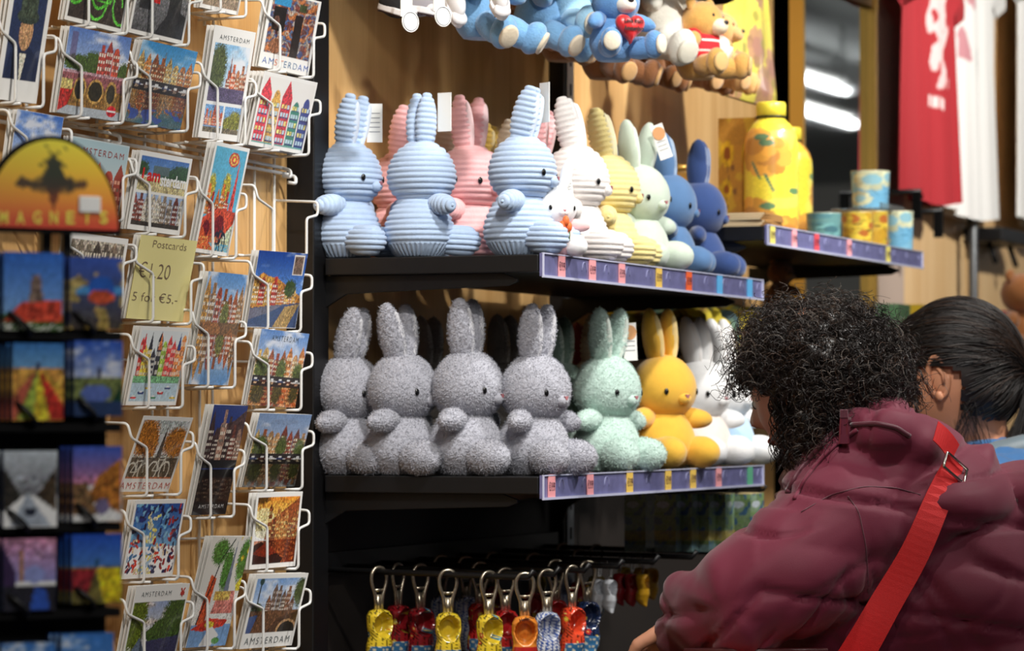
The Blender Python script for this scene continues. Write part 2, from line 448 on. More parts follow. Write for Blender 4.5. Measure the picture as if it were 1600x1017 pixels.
def plush_meshes(kind, lod):
    """shared shapes of head, body, ear, arm, leg; front is +X, seat at z = 0"""
    k = (kind, lod)
    if k in _parts: return _parts[k]
    n = {0: 1.0, 1: .6}[lod]
    if kind == 'cord': fx = lambda ax, zl=None, t=0: disp_cord(axis=ax, zlow=zl, tilt=t); R = (120, 84)
    elif kind == 'fuzz': fx = lambda ax, zl=None, t=0: disp_fuzz(); R = (130, 170)
    else: fx = lambda ax, zl=None, t=0: disp_fuzz(.0004, 60); R = (44, 56)
    a, b = int(R[0]*n), int(R[1]*n)
    out = {}
    out['head'] = G().ball((0, 0, 0), (.0475, .0520, .0485), a, b, fn=chain(head_shape, fx(2)))
    out['body'] = G().ball((0, 0, .045), (.053, .0555, .055), a, int(200*n) if kind == 'cord' else b, fn=chain(body_shape, fx(2, -.026)))
    def ear_shape(N, P, NN):
        z = N[..., 2]; Q = P.copy(); k = np.where(z < 0, 1-.18*z*z, 1-.04*z*z); Q[..., 0] *= k; Q[..., 1] *= k
        return Q
    out['ear'] = G().ball((0, 0, .034), (.0185, .0135, .048), int(a*.8), int(b*.6), fn=chain(ear_shape, fx(2)))
    out['arm'] = G().ball((0, 0, 0), (.0155, .0150, .033), int(a*.7), int(b*.6), fn=chain(lambda N, P, NN: P*(np.array([1, 1, 1]) if True else 1), fx(2)))
    def leg_shape(N, P, NN):
        x = N[..., 0]; Q = P.copy(); k = 1+.14*x; Q[..., 1] *= k; Q[..., 2] *= k
        return Q
    out['leg'] = G().ball((0, 0, 0), (.0370, .0235, .0235), int(a*.8), int(130*n) if kind == 'cord' else int(b*.7), fn=chain(leg_shape, fx(2)))
    if kind == 'fuzz':
        rng = np.random.RandomState(5)
        for nm, cnt in (('head', 9000), ('body', 8000), ('ear', 3200), ('arm', 2000), ('leg', 3200)):
            g = out[nm]; V = np.concatenate(g.v); c0 = V.mean(0); cnt = int(cnt*n)
            id3 = rng.randint(0, len(g.f), cnt)
            F4 = [g.f[i] for i in id3]
            A = np.array([V[f[0]] for f in F4]); B = np.array([V[f[1]] for f in F4]); C = np.array([V[f[2]] for f in F4])
            ar = np.linalg.norm(np.cross(B-A, C-A), axis=1); keep = rng.rand(cnt) < ar/np.percentile(ar, 60)
            A = A[keep]; B = B[keep]; C = C[keep]
            N0 = np.cross(B-A, C-A); N0 /= np.linalg.norm(N0, axis=1)[:, None]+1e-12
            N0 *= np.sign((N0*(A-c0)).sum(1))[:, None]
            R1 = rng.normal(size=A.shape); R1 -= N0*(R1*N0).sum(1)[:, None]; R1 /= np.linalg.norm(R1, axis=1)[:, None]
            W = np.cross(N0, R1)*.00028
            L = (.0018+.0016*rng.rand(len(A)))[:, None]
            p1 = A+N0*L*.7+R1*L*.35; p2 = A+N0*L*.75+R1*L*1.0
            VV = np.stack([A-W, A+W, p1+W, p1-W, p2], 1).reshape(-1, 3)
            FF = []
            for i in range(len(A)): b5 = i*5; FF += [(b5, b5+1, b5+2, b5+3), (b5+3, b5+2, b5+4)]
            g.add(VV, FF)
    _parts[k] = out; return out
_rb = {}
def rabbit_proto(kind, cname, rgb, lod=0, head_rz=0.0, ear_tilt=.17, spread=.12, arm_fwd=.2, arm_dz=-.1, outfit=None, eye_k=1.0, sep=.0115):
    key = (kind, cname, lod, round(head_rz, 2), spread, ear_tilt, arm_fwd, outfit)
    if key in _rb: return _rb[key]
    M = plush_material(kind, cname, rgb); P = plush_meshes(kind, lod)
    t = bpy.data.objects.new('plush_rabbit', None); COL.objects.link(t)
    M2 = M
    if outfit: M2 = plush_material('velour', cname+outfit[0], outfit[1])
    P['body'].build('body', M2, t)
    for s in (-1, 1):
        o = P['leg'].build('leg', M, t, loc=(.043, s*.031, .0245), rot=(0, .04, s*.22))
        d = Vector((arm_fwd, s*1.0, arm_dz)).normalized()
        o = P['arm'].build('arm', M2 if outfit and outfit[2] else M, t, loc=Vector((.006, s*.032, .076))+d*.020)
        o.rotation_euler = d.to_track_quat('Z', 'X').to_euler()
    h = P['head'].build('head', M, t, loc=(.004, 0, .119), rot=(0, 0, head_rz))
    for s in (-1, 1):
        e = P['ear'].build('ear', M, h, loc=(-.002, s*sep, .036), rot=(-s*spread, ear_tilt, 0))
        G().ball((.0125, 0, .036), (.0062, .0072, .034), 16, 14).build('inner_ear', plush_material('velour', cname+'_pale', tuple(int(c+(250-c)*.45) for c in rgb)), e)
        an = .62; x = .0465*math.cos(an)*1.0; y = .0525*math.sin(an)
        G().ball((0, 0, 0), (.0016, .0034*eye_k, .0048*eye_k), 10, 14).build('eye', EYE, h, loc=(x+.0012, s*(y+.0010), -.006), rot=(0, 0, s*an*1.05))
    G().ball((.0440, 0, -.0165), (.0075, .0125, .0085), 16, 20).build('muzzle', M, h)
    # small stitched triangular nose and a short curved mouth
    pts = [(-.0046, .0024), (.0046, .0024), (.0016, -.0026), (-.0016, -.0026)]
    G().prism(pts, .0018, (.0500, 0, -.0130), (0, 1, 0), (0, 0, 1)).build('nose', mat('stitched_nose', (176, 110, 116), .7), h, smooth=False)
    a = np.linspace(-.9, .9, 7)
    G().tube([(.0512-.003*abs(q), q*.006, -.0195+.0022*q*q) for q in a], .0005, 5).build('mouth', mat('stitched_mouth', (60, 48, 56), .8), h)
    _rb[key] = t; t['_used'] = 0
    return t
TAGP = mat('card_tag', (232, 232, 228), .5); TAGK = mat('kraft_tag', (206, 150, 100), .7)
def hang_tag(parent, loc, rot=(0, 0, 0), w=.022, h=.055, kraft=False):
    t = G().box((0, 0, -h/2), (.0012, w, h)); t.mi = 1
    for k in range(5): t.box((.0008, 0, -h*(.25+.12*k)), (.0004, w*.7, .0012))
    o = t.build('hang_tag', [TAGP, mat('tag_print', (130, 132, 140), .6)], parent, smooth=False, loc=loc, rot=rot)
    if kraft:
        G().lathe([(.0001, -.001), (.0105, -.001), (.0105, .001), (.0001, .001)], n=20, rot=roty(PI/2)).build('round_sticker', TAGK, o, smooth=False, loc=(.0008, 0, -.014))
    return o
def rabbit(px, py, X, head, label, proto, group=None, heading=0, sc=1.0, tg=None, lean=0, zs=None):
    """px, py: where the middle of the head stands in the photograph, on the shelf line X"""
    p = atX(px, py, X)
    z = zs
    t = proto if not proto.get('_used') else copy_tree(proto)
    if '_used' in t.keys(): t['_used'] = 1
    if not proto.get('_used'): proto['_used'] = 1
    t.location = (X, p.y, z); t.rotation_euler = (0, lean, heading); t.scale = (sc, sc, sc)
    tag(t, label, 'plush toy', group)
    if tg: hang_tag(t, *tg[0], **tg[1])
    return t
D = math.radians
BLUE = (178, 200, 230); PINK = (238, 178, 180); WHT = (240, 234, 230); YEL = (240, 222, 150); MINT = (200, 214, 198)
zs1, zs2 = Z1+.001, Z2+.001
GA = 'corduroy rabbits on the upper shelf'; GB = 'fluffy rabbits on the lower shelf'
rp = rabbit_proto
T = lambda loc, rot=(0, 0, 0), **k: (((loc), rot), k)
rabbit(541, 270, .058, 0, 'light blue corduroy rabbit beside the black post, eye visible in profile', rp('cord', 'light_blue', BLUE, ear_tilt=.2, arm_fwd=-.25), GA, D(-2), tg=T((.030, .03, .222), (.0, 0, -1.2)), zs=zs1)
rabbit(655, 262, .168, 0, 'light blue corduroy rabbit showing the back of its head', rp('cord', 'light_blue', BLUE, head_rz=D(18), ear_tilt=.04, spread=.02, sep=.008, arm_fwd=0), GA, D(54), sc=.99, tg=T((.03, -.02, .235), (0, 0, .5)), zs=zs1)
rabbit(812, 250, .312, 0, 'light blue corduroy rabbit at the near front corner of the upper shelf', rp('cord', 'light_blue', BLUE, ear_tilt=.22, arm_fwd=-.15, spread=.0), GA, D(6), sc=1.02, tg=T((.03, .02, .24), (0, 0, .9)), zs=zs1)
rabbit(622, 270, .055, 0, 'pink corduroy rabbit half hidden between the two left blue ones', rp('cord', 'pink', PINK, lod=1, spread=.16), GA, D(10), sc=1.0, zs=zs1)
rabbit(731, 270, .160, 0, 'pink corduroy rabbit with its eye showing, between two blue rabbits', rp('cord', 'pink', PINK, lod=1, ear_tilt=.0, spread=.16), GA, D(-12), sc=1.05, zs=zs1)
rabbit(792, 275, .115, 0, 'cream corduroy rabbit deep on the shelf behind the pink one', rp('cord', 'cream', (236, 222, 200), lod=1, spread=.2), GA, 0, zs=zs1)
rabbit(690, 262, .05, 0, 'cream corduroy rabbit whose ears show between blue and pink ears', rp('cord', 'cream', (236, 222, 200), lod=1, spread=.2), GA, .3, zs=zs1)
rabbit(835, 262, .225, 0, 'pink corduroy rabbit behind the near corner blue rabbit', rp('cord', 'pink', PINK, lod=1, spread=.16), GA, D(5), sc=1.0, zs=zs1)
rabbit(750, 262, .055, 0, 'mustard yellow corduroy rabbit deep on the shelf near the wall', rp('cord', 'mustard', (205, 170, 80), lod=1, spread=.2), GA, .2, zs=zs1)
rabbit(896, 275, .300, 0, 'white corduroy rabbit with striped feet behind the small white toy', rp('cord', 'white', WHT, lod=1, ear_tilt=-.2, spread=.05), GA, D(8), sc=1.05, zs=zs1)
rabbit(946, 285, .290, 0, 'pale yellow corduroy rabbit between the white and the mint rabbit', rp('cord', 'pale_yellow', YEL, lod=1, ear_tilt=-.2, spread=.05), GA, D(12), sc=1.04, zs=zs1)
rabbit(995, 300, .300, 0, 'smooth mint rabbit with two upright ears and white tag', rp('velour', 'mint', MINT, lod=1, ear_tilt=0, spread=.2, sep=.017), GA, D(-14), sc=.99, tg=T((.03, .008, .228), (.35, 0, -.6), kraft=True), zs=zs1)
rabbit(1040, 302, .285, 0, 'smooth mid blue rabbit between the mint and the navy one', rp('velour', 'mid_blue', (84, 122, 168), lod=1, ear_tilt=-.1, spread=.05), GA, D(14), sc=.98, zs=zs1)
rabbit(1088, 308, .275, 0, 'navy blue rabbit at the far end of the upper shelf', rp('velour', 'navy', (38, 66, 122), lod=1, ear_tilt=.05, spread=.05), GA, D(10), sc=.98, zs=zs1)
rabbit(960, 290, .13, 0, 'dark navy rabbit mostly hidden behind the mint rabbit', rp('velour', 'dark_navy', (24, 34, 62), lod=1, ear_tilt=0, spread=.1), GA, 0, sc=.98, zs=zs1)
# the small white rabbit in a pink outfit
sm = rabbit_proto('velour', 'small_white', (240, 240, 240), lod=1, ear_tilt=0, spread=.26, arm_fwd=.6, outfit=('pinkoutfit', (238, 190, 190), True), eye_k=1.25, sep=.02)
pp = rabbit(866, 322, .352, 0, 'small white rabbit in a pink outfit holding orange tulips', sm, None, D(-42), sc=.6, zs=zs1, tg=T((-.01, .04, .2), (.15, 0, .3)))
g = G()
for k, (dx, dy, c) in enumerate(((0, 0, 0), (.012, .008, 0), (-.002, .018, 0))): g.ball((.06+dx*.3, -.01+dy, .07+dx), (.008, .008, .012), 10, 12)
g.mi = 1
for k in range(3): g.tube([(.062, -.01+k*.009, .035), (.06, -.008+k*.009, .062)], .002, 5)
g.build('tulip_bunch', [mat('orange_petal', (232, 110, 50), .6), mat('stem_green', (70, 110, 60), .7)], pp)

GR = (174, 175, 186)
F = lambda **k: rp('fuzz', k.pop('n', 'grey'), k.pop('c', GR), **k)
rabbit(540, 600, .060, 0, 'grey fluffy rabbit nearest the black post on the lower shelf', F(ear_tilt=.24, spread=.05, arm_fwd=-.15), GB, D(0), zs=zs2)
rabbit(625, 603, .145, 0, 'grey fluffy rabbit, second from the black post, ears apart', F(ear_tilt=-.12, spread=.22, arm_fwd=-.15), GB, D(-4), sc=1.02, zs=zs2)
rabbit(727, 598, .237, 0, 'grey fluffy rabbit, third from the black post, one arm towards us', F(ear_tilt=-.02, spread=.12, arm_fwd=.0), GB, D(-2), sc=1.04, zs=zs2)
rabbit(833, 600, .322, 0, 'grey fluffy rabbit at the near front corner of the lower shelf', F(ear_tilt=.12, spread=.1, arm_fwd=.35), GB, D(-12), sc=1.01, zs=zs2)
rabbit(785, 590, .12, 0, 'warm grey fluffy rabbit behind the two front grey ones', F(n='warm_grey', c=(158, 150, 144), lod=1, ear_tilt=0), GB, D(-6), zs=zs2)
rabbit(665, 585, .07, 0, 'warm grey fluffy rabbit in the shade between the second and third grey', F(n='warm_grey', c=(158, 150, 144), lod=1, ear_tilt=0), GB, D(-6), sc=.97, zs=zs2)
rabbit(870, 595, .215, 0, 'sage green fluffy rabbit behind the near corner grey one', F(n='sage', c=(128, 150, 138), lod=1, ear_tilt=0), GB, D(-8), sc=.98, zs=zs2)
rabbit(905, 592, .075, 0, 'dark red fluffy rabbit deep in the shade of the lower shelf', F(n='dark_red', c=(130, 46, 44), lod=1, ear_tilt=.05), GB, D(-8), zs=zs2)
rabbit(925, 592, .205, 0, 'taupe corduroy rabbit whose striped ear shows behind the mint one', rp('cord', 'taupe', (196, 174, 150), lod=1, ear_tilt=.15), GB, D(-8), sc=1.03, zs=zs2)
rabbit(945, 592, .315, 0, 'mint green fluffy rabbit beside the near corner grey one', F(n='mint', c=(196, 222, 212), lod=1, ear_tilt=.1, spread=.2, arm_fwd=.1), GB, D(-14), sc=1.03, tg=T((.012, .045, .215), (.05, 0, -.5), kraft=True), zs=zs2)
rabbit(1033, 602, .315, 0, 'golden yellow fluffy rabbit with both feet at the shelf edge', rp('velour', 'golden', (240, 186, 62), lod=1, ear_tilt=-.1, spread=.1, arm_fwd=.4), GB, D(-26), sc=1.06, zs=zs2)
rabbit(1092, 600, .29, 0, 'white fluffy rabbit in a cream outfit beside the golden one', rp('velour', 'white', (240, 240, 240), lod=1, ear_tilt=-.2, spread=.08, arm_fwd=.5, outfit=('cream', (240, 228, 218), False)), GB, D(-20), sc=1.04, zs=zs2)
rabbit(1130, 602, .29, 0, 'white fluffy rabbit in a light blue outfit at the shelf end', rp('velour', 'white', (240, 240, 240), lod=1, ear_tilt=-.2, spread=.08, arm_fwd=.5, outfit=('light_blue', (176, 208, 236), False)), GB, D(-16), sc=1.04, zs=zs2)
# ------------------------------------------------------------------ printed pictures (colours of the print, per vertex)
class Art:
    def __init__(s, w, h, bg=(255, 255, 255)):
        s.w, s.h = w, h; s.a = np.zeros((h, w, 3)); s.a[:] = bg
        y, x = np.mgrid[0:h, 0:w]; s.X = x/(w-1.0); s.Y = y/(h-1.0); s.rng = np.random.RandomState(1)
    def seed(s, k): s.rng = np.random.RandomState(k); return s
    def fill(s, m, c, al=1.0):
        c = np.asarray(c, float)
        if c.ndim == 1: c = c[None, None, :]
        m = np.asarray(m, float)[..., None]*al
        s.a = s.a*(1-m)+c*m; return s
    def rect(s, x0, y0, x1, y1, c, al=1.0): return s.fill((s.X >= x0) & (s.X <= x1) & (s.Y >= y0) & (s.Y <= y1), c, al)
    def grad(s, y0, y1, c0, c1, x0=0, x1=1):
        t = np.clip((s.Y-y0)/(y1-y0+1e-9), 0, 1)[..., None]
        col = np.array(c0, float)*(1-t)+np.array(c1, float)*t
        return s.fill((s.Y >= y0) & (s.Y <= y1) & (s.X >= x0) & (s.X <= x1), col)
    def ell(s, cx, cy, rx, ry, c, al=1.0): return s.fill(((s.X-cx)/rx)**2+((s.Y-cy)/ry)**2 <= 1, c, al)
    def ring(s, cx, cy, rx, ry, w, c):
        d = np.sqrt(((s.X-cx)/rx)**2+((s.Y-cy)/ry)**2); return s.fill(np.abs(d-1) < w/rx, c)
    def poly(s, P, c, al=1.0):
        m = np.zeros(s.X.shape, bool); n = len(P)
        for i in range(n):
            x0, y0 = P[i]; x1, y1 = P[(i+1) % n]
            if y0 == y1: continue
            k = ((s.Y > min(y0, y1)) & (s.Y <= max(y0, y1)) & (s.X < x0+(s.Y-y0)*(x1-x0)/(y1-y0)))
            m ^= k
        return s.fill(m, c, al)
    def line(s, x0, y0, x1, y1, w, c, al=1.0):
        dx, dy = x1-x0, (y1-y0); L = dx*dx+dy*dy+1e-9
        t = np.clip(((s.X-x0)*dx+(s.Y-y0)*dy)/L, 0, 1)
        return s.fill((s.X-x0-t*dx)**2+(s.Y-y0-t*dy)**2 < w*w, c, al)
    def noise(s, n, m=2):
        """smooth random field 0..1 with n cells across"""
        g = s.rng.rand(int(n*m)+2, int(n)+2)
        x = s.X*n; y = s.Y*n*m; i = np.minimum(x.astype(int), g.shape[1]-2); j = np.minimum(y.astype(int), g.shape[0]-2)
        fx = x-i; fy = y-j
        return (g[j, i]*(1-fx)*(1-fy)+g[j, i+1]*fx*(1-fy)+g[j+1, i]*(1-fx)*fy+g[j+1, i+1]*fx*fy)
    def clouds(s, y0, c=(245, 245, 250), n=4, k=.5):
        f = s.noise(n, 1.5)*.6+s.noise(n*2.5, 2)*.4
        return s.fill(np.clip((f-k)*4, 0, 1)*(s.Y > y0), c, .85)
    def speck(s, amt, y0=0, y1=1, x0=0, x1=1):
        m = ((s.Y >= y0) & (s.Y <= y1) & (s.X >= x0) & (s.X <= x1))[..., None]
        s.a = np.clip(s.a*(1+m*(s.rng.rand(s.h, s.w, 1)-.5)*amt), 0, 255); return s
    def houses(s, x0, x1, base, hmin, hmax, pal, n, win=(245, 240, 225), gable=True, rows=4, outline=None):
        x = x0; W = (x1-x0)/n
        for k in range(n):
            h = hmin+(hmax-hmin)*s.rng.rand(); c = np.array(pal[s.rng.randint(len(pal))], float)*(.85+.3*s.rng.rand())
            a, b = x, x+W*.97; t = base+h
            s.rect(a, base, b, t, c)
            if gable:
                q = s.rng.rand()
                if q < .4: s.poly([(a, t), (b, t), ((a+b)/2, t+W*1.1)], c)
                elif q < .7: s.rect(a+W*.25, t, b-W*.25, t+W*.7, c)
                else: s.ell((a+b)/2, t, W*.4, W*.6, c)
            if outline is not None: s.rect(a, base, a+.006, t, outline); 
            for r in range(rows):
                yy = base+h*(r+.35)/rows
                for q in (.2, .5, .8):
                    s.rect(a+W*(q-.09), yy, a+W*(q+.09), yy+h/rows*.45, win if s.rng.rand() < .8 else np.array(win)*.5)
            x += W
        return s
    def mirror(s, y, tint=(.75, .7, .7), depth=1.0, ripple=.02):
        """water below y reflecting what stands above"""
        H = s.h; jy = int(y*(H-1))
        for j in range(jy):
            src = min(H-1, jy+int((jy-j)*depth)); sh = int(s.rng.normal()*ripple*s.w)
            s.a[j] = np.roll(s.a[src], sh, 0)*np.array(tint)
        return s
    def trees(s, blobs, c, v=.5):
        f = s.rng.rand(s.h, s.w)
        for cx, cy, rx, ry in blobs:
            d = ((s.X-cx)/rx)**2+((s.Y-cy)/ry)**2
            m = d+(f-.5)*.7 < 1
            col = np.array(c, float)[None, None]*(1-v/2+v*s.rng.rand(s.h, s.w)[..., None])
            s.fill(m, col)
        return s
    def boat(s, x, y, w, c): return s.poly([(x, y+w*.22), (x+w, y+w*.22), (x+w*.88, y), (x+w*.1, y)], c).rect(x+w*.3, y+w*.2, x+w*.7, y+w*.36, (235, 235, 235))
    def bike(s, x, y, r, c, w=.006):
        for dx in (0, r*2.7): s.ring(x+dx, y, r, r*1.35, w, c)
        for a, b, e, f in ((0, 0, r*.8, r*1.6), (r*.8, r*1.6, r*2.1, r*1.7), (r*1.3, 0, r*2.1, r*1.7), (r*1.3, 0, 0, 0), (r*.8, r*1.7, r*1.3, 0), (r*2.7, 0, r*2.1, r*2.2)):
            s.line(x+a, y+b, x+e, y+f, w*.8, c)
        return s
    def border(s, b, c=(244, 243, 240), top=None, bot=None):
        bx, by = b, b*s.w/s.h
        s.rect(0, 0, bx, 1, c); s.rect(1-bx, 0, 1, 1, c)
        s.rect(0, 0, 1, bot if bot is not None else by, c); s.rect(0, 1-(top if top is not None else by), 1, 1, c); return s
BR = [(150, 70, 50), (130, 60, 45), (170, 95, 60), (110, 60, 50), (185, 140, 95)]
GD = [(205, 150, 70), (190, 120, 60), (220, 180, 110), (160, 90, 50)]
def a_bridge(a):
    a.grad(.45, 1, (190, 205, 230), (95, 130, 200)).clouds(.5).speck(.1)
    a.trees([(.25, .6, .3, .1), (.45, .62, .15, .14), (.95, .55, .1, .14)], (75, 95, 45))
    a.rect(.06, .62, .16, .95, (105, 85, 120), .6)
    a.houses(.52, .86, .45, .3, .36, [(190, 80, 60), (175, 70, 60)], 3)
    a.rect(0, .33, 1, .5, (150, 90, 95)); a.rect(0, .48, 1, .51, (190, 150, 160)); a.speck(.25, .3, .52)
    a.grad(0, .33, (160, 120, 60), (120, 85, 40)).speck(.5, 0, .33)
    for cx, r in ((.3, .09), (.55, .12), (.8, .08)): a.ell(cx, .3, r, .13, (50, 45, 30)).ring(cx, .3, r, .13, .012, (190, 150, 80))
    a.rect(0, 0, 1, .1, (190, 210, 235), .8).poly([(0, .02), (.14, .1), (.2, .3), (.05, .34), (0, .3)], (190, 45, 40))
    a.rect(0, .28, .18, .4, (200, 180, 110)); a.ell(.85, .1, .08, .065, (205, 40, 50)).rect(.78, .09, .92, .115, (240, 240, 240))
def a_canal(sky0=(150, 200, 235), sky1=(60, 150, 215), pal=GD, wl=.5, tint=(.8, .72, .6), cl=.62, tower=True, tree=False, water=None, dark=1.0, hh=(.2, .28)):
    def f(a):
        a.grad(wl-.02, 1, sky0, sky1).clouds(wl+.25, k=cl)
        if tower: a.poly([(.42, wl), (.5, wl), (.46, wl+.42)], np.array(pal[0])*.9)
        a.houses(0, 1, wl, hh[0], hh[1], pal, 8, (240, 225, 190)).speck(.3, wl-.02, wl+.3)
        if tree: a.trees([(.15, wl+.12, .14, .16), (.55, wl+.12, .1, .15), (.9, wl+.1, .1, .14)], (88, 100, 50))
        a.rect(0, wl-.03, 1, wl+.04, (50, 45, 45)); 
        for k in range(6): a.boat(k*.17, wl-.05, .14, [(60, 70, 110), (90, 50, 40), (200, 200, 200)][k % 3])
        a.mirror(wl-.03, tint)
        a.speck(.5, 0, wl-.03)
        if water is not None: a.fill((a.noise(9, 3) > .6) & (a.Y < wl*.45), water, .9)
        a.a *= dark
    return f
def a_green_bike(a):
    a.a[:] = (62, 52, 46); a.speck(.5); a.bike(.12, .42, .15, (90, 190, 60), .014); a.bike(.5, .3, .16, (100, 200, 70), .014)
    a.rect(.1, .75, 1, 1, (200, 200, 200), .6); a.border(.035)
def a_bw_red(a):
    a.grad(0, 1, (80, 80, 82), (175, 175, 178)).speck(.25)
    a.rect(.1, .3, .3, 1, (40, 40, 42)).rect(.62, .2, .85, 1, (50, 50, 50)).rect(.34, .4, .46, .75, (215, 40, 36)).rect(.6, .9, .95, 1, (220, 50, 40)).poly([(.4, 0), (.7, .4), (1, .3), (1, 0)], (45, 45, 48))
    a.ring(.42, .9, .1, .08, .02, (205, 45, 40)); a.border(.035)
def a_portrait(a):
    a.a[:] = (46, 58, 92); a.speck(.3); a.poly([(.05, 0), (.2, .35), (.5, .45), (.85, .34), (1, 0)], (34, 44, 74))
    a.ell(.5, .52, .16, .14, (196, 150, 110)); a.ell(.5, .64, .26, .06, (60, 70, 60)).rect(.3, .63, .7, .78, (70, 80, 66))
    a.poly([(.42, .36), (.58, .36), (.5, .1)], (226, 220, 200)).speck(.25); a.border(.1, bot=.16)
def a_portrait2(sky=(120, 180, 225)):
    def f(a):
        a.grad(.3, 1, (225, 235, 245), sky).clouds(.5, k=.45)
        a.trees([(.22, .62, .2, .24)], (80, 90, 55)); a.poly([(.5, .55), (.56, .55), (.53, .78)], (140, 90, 80))
        a.houses(.45, 1, .42, .12, .22, [(190, 100, 70), (170, 110, 80), (200, 130, 90)], 5)
        a.rect(0, .33, 1, .46, (90, 80, 110)).speck(.8, .32, .48)
        a.grad(0, .33, (140, 160, 190), (110, 165, 225)); a.houses(0, .52, .12, .06, .1, [(200, 90, 50), (210, 130, 60)], 6).trees([(.8, .17, .16, .1), (.62, .15, .1, .06)], (120, 120, 50))
        a.rect(0, 0, 1, .1, (110, 100, 80)).speck(.6, 0, .3); a.rect(0, .305, 1, .33, (240, 240, 240)).rect(.5, 0, .54, .32, (240, 240, 240))
        a.border(.07, top=.15)
    return f
def a_mural(a):
    a.a[:] = (100, 62, 60); f = a.noise(7, 1.6)
    for k, c in enumerate(((60, 80, 130), (120, 60, 50), (80, 110, 150), (180, 110, 60), (160, 150, 140))):
        a.fill(np.abs(a.noise(9, 1.6)-.5) < .07, c, .9)
    a.rect(.12, .5, .36, .8, (30, 26, 26)).rect(.55, .2, .7, .75, (36, 28, 28)).ell(.2, .6, .06, .09, (90, 60, 50)).ell(.25, .3, .12, .1, (150, 100, 70))
    a.rect(.1, .82, .42, 1, (50, 140, 190)).rect(.6, .8, .74, .9, (60, 70, 40)).speck(.3); a.border(.05, bot=.2, top=.03)
def a_drawn(a):
    a.a[:] = (238, 236, 232)
    H = [(.0, .2, (224, 50, 66), .72), (.22, .38, (220, 165, 70), .66), (.4, .58, (205, 50, 60), .72), (.6, .76, (50, 130, 110), .55), (.78, .95, (52, 70, 140), .62)]
    for x0, x1, c, h in H:
        a.rect(x0+.02, .06, x1+.02, h, c); 
        if c[0] > 200 and c[1] < 100: a.poly([(x0+.02, h), (x1+.02, h), ((x0+x1)/2+.02, h+.22)], c)
        else: a.ell((x0+x1)/2+.02, h, .06, .13, c)
        for r in range(5):
            for q in (.22, .5, .78):
                x = x0+.02+(x1-x0)*q; y = .1+r*.115
                a.rect(x-.018, y, x+.018, y+.06, (235, 215, 120) if (r+int(q*10)) % 3 == 0 else (190, 215, 225)); a.rect(x-.022, y-.012, x+.022, y, (40, 50, 110))
    a.rect(0, .02, 1, .07, (110, 170, 160)); a.border(.03)
def a_pale_title(a):
    a.grad(0, 1, (220, 225, 222), (176, 205, 215)); a.houses(.45, 1, .1, .4, .52, [(205, 72, 50), (190, 80, 60)], 3, (230, 170, 140)); a.border(.01, (200, 215, 220))
def a_iam(a):
    a.grad(.7, 1, (120, 160, 210), (50, 100, 180)).clouds(.85, k=.6); a.trees([(.1, .78, .12, .1), (.6, .74, .2, .06), (.85, .78, .25, .1)], (50, 80, 45)).rect(.3, .72, .6, .84, (90, 110, 110))
    a.rect(0, .5, 1, .68, (205, 190, 140)).speck(.15, .5, .68)
    a.grad(0, .47, (150, 170, 205), (170, 195, 230)); a.houses(0, 1, .12, .22, .28, [(120, 60, 50), (150, 130, 110), (90, 80, 75), (190, 180, 165)], 9, (225, 225, 225)).rect(0, .02, 1, .12, (60, 55, 50)).speck(.6, 0, .15)
    a.rect(0, .47, 1, .51, (244, 243, 240)); a.border(.045)
def a_ink(a):
    a.a[:] = (92, 178, 212); a.trees([(.12, .6, .12, .12), (.55, .6, .12, .14)], (180, 170, 60), .3)
    a.poly([(.72, .35), (.86, .35), (.8, .9)], (214, 70, 60)); a.houses(.02, .7, .35, .1, .26, [(206, 70, 50), (220, 120, 50), (225, 190, 80)], 5, (240, 230, 200), outline=(60, 30, 40))
    for r, c in ((.15, (220, 80, 50)), (.11, (240, 200, 90)), (.08, (220, 70, 50)), (.04, (240, 190, 80))): a.ell(.62, .87, r, r*.45, c)
    a.poly([(0, .1), (0, .3), (.4, .42), (.95, .4), (.95, .1)], (210, 80, 56)); a.ell(.55, .26, .14, .1, (120, 30, 40)); a.ell(.2, .22, .1, .08, (120, 30, 40)).poly([(.6, .1), (.95, .3), (.95, .1)], (205, 220, 190))
    for k in range(6): a.line(.1+.14*k, .36+.02*k, .1+.14*k, .42+.015*k, .008, (50, 20, 30))
    a.poly([(0, .02), (0, .3), (.3, .12), (.6, .02)], (214, 90, 50)); a.fill((a.rng.rand(a.h, a.w) > .8) & (a.Y < .16), (245, 200, 110)); a.bike(.55, .1, .07, (30, 40, 60), .012); a.border(.05)
def a_note(a): a.a[:] = (238, 228, 158)
def a_blue_canal(a):
    a.grad(.3, 1, (110, 160, 220), (28, 66, 150)).clouds(.5, k=.62)
    a.poly([(0, .25), (0, .62), (.16, .72), (.3, .66), (.45, .66), (1, .42), (1, .3), (.5, .3)], (190, 130, 60)); a.houses(0, .5, .3, .24, .34, [(200, 150, 70), (180, 60, 50), (110, 100, 60)], 4).houses(.5, .9, .32, .12, .2, GD, 5).speck(.5, .25, .7)
    a.trees([(.75, .52, .12, .12)], (50, 70, 30)); a.poly([(0, 0), (0, .25), (.5, .3), (1, .34), (1, 0)], (60, 80, 120)); a.poly([(.5, 0), (.7, .28), (1, .33), (.8, 0)], (190, 150, 80), .8).poly([(0, .1), (0, .24), (.7, .32), (.4, .2)], (110, 110, 130)).speck(.3, 0, .35)
    a.rect(.74, .7, .96, .97, (225, 220, 215)).rect(.76, .72, .94, .95, (110, 90, 80)); a.speck(.6, .72, .95, .76, .94)
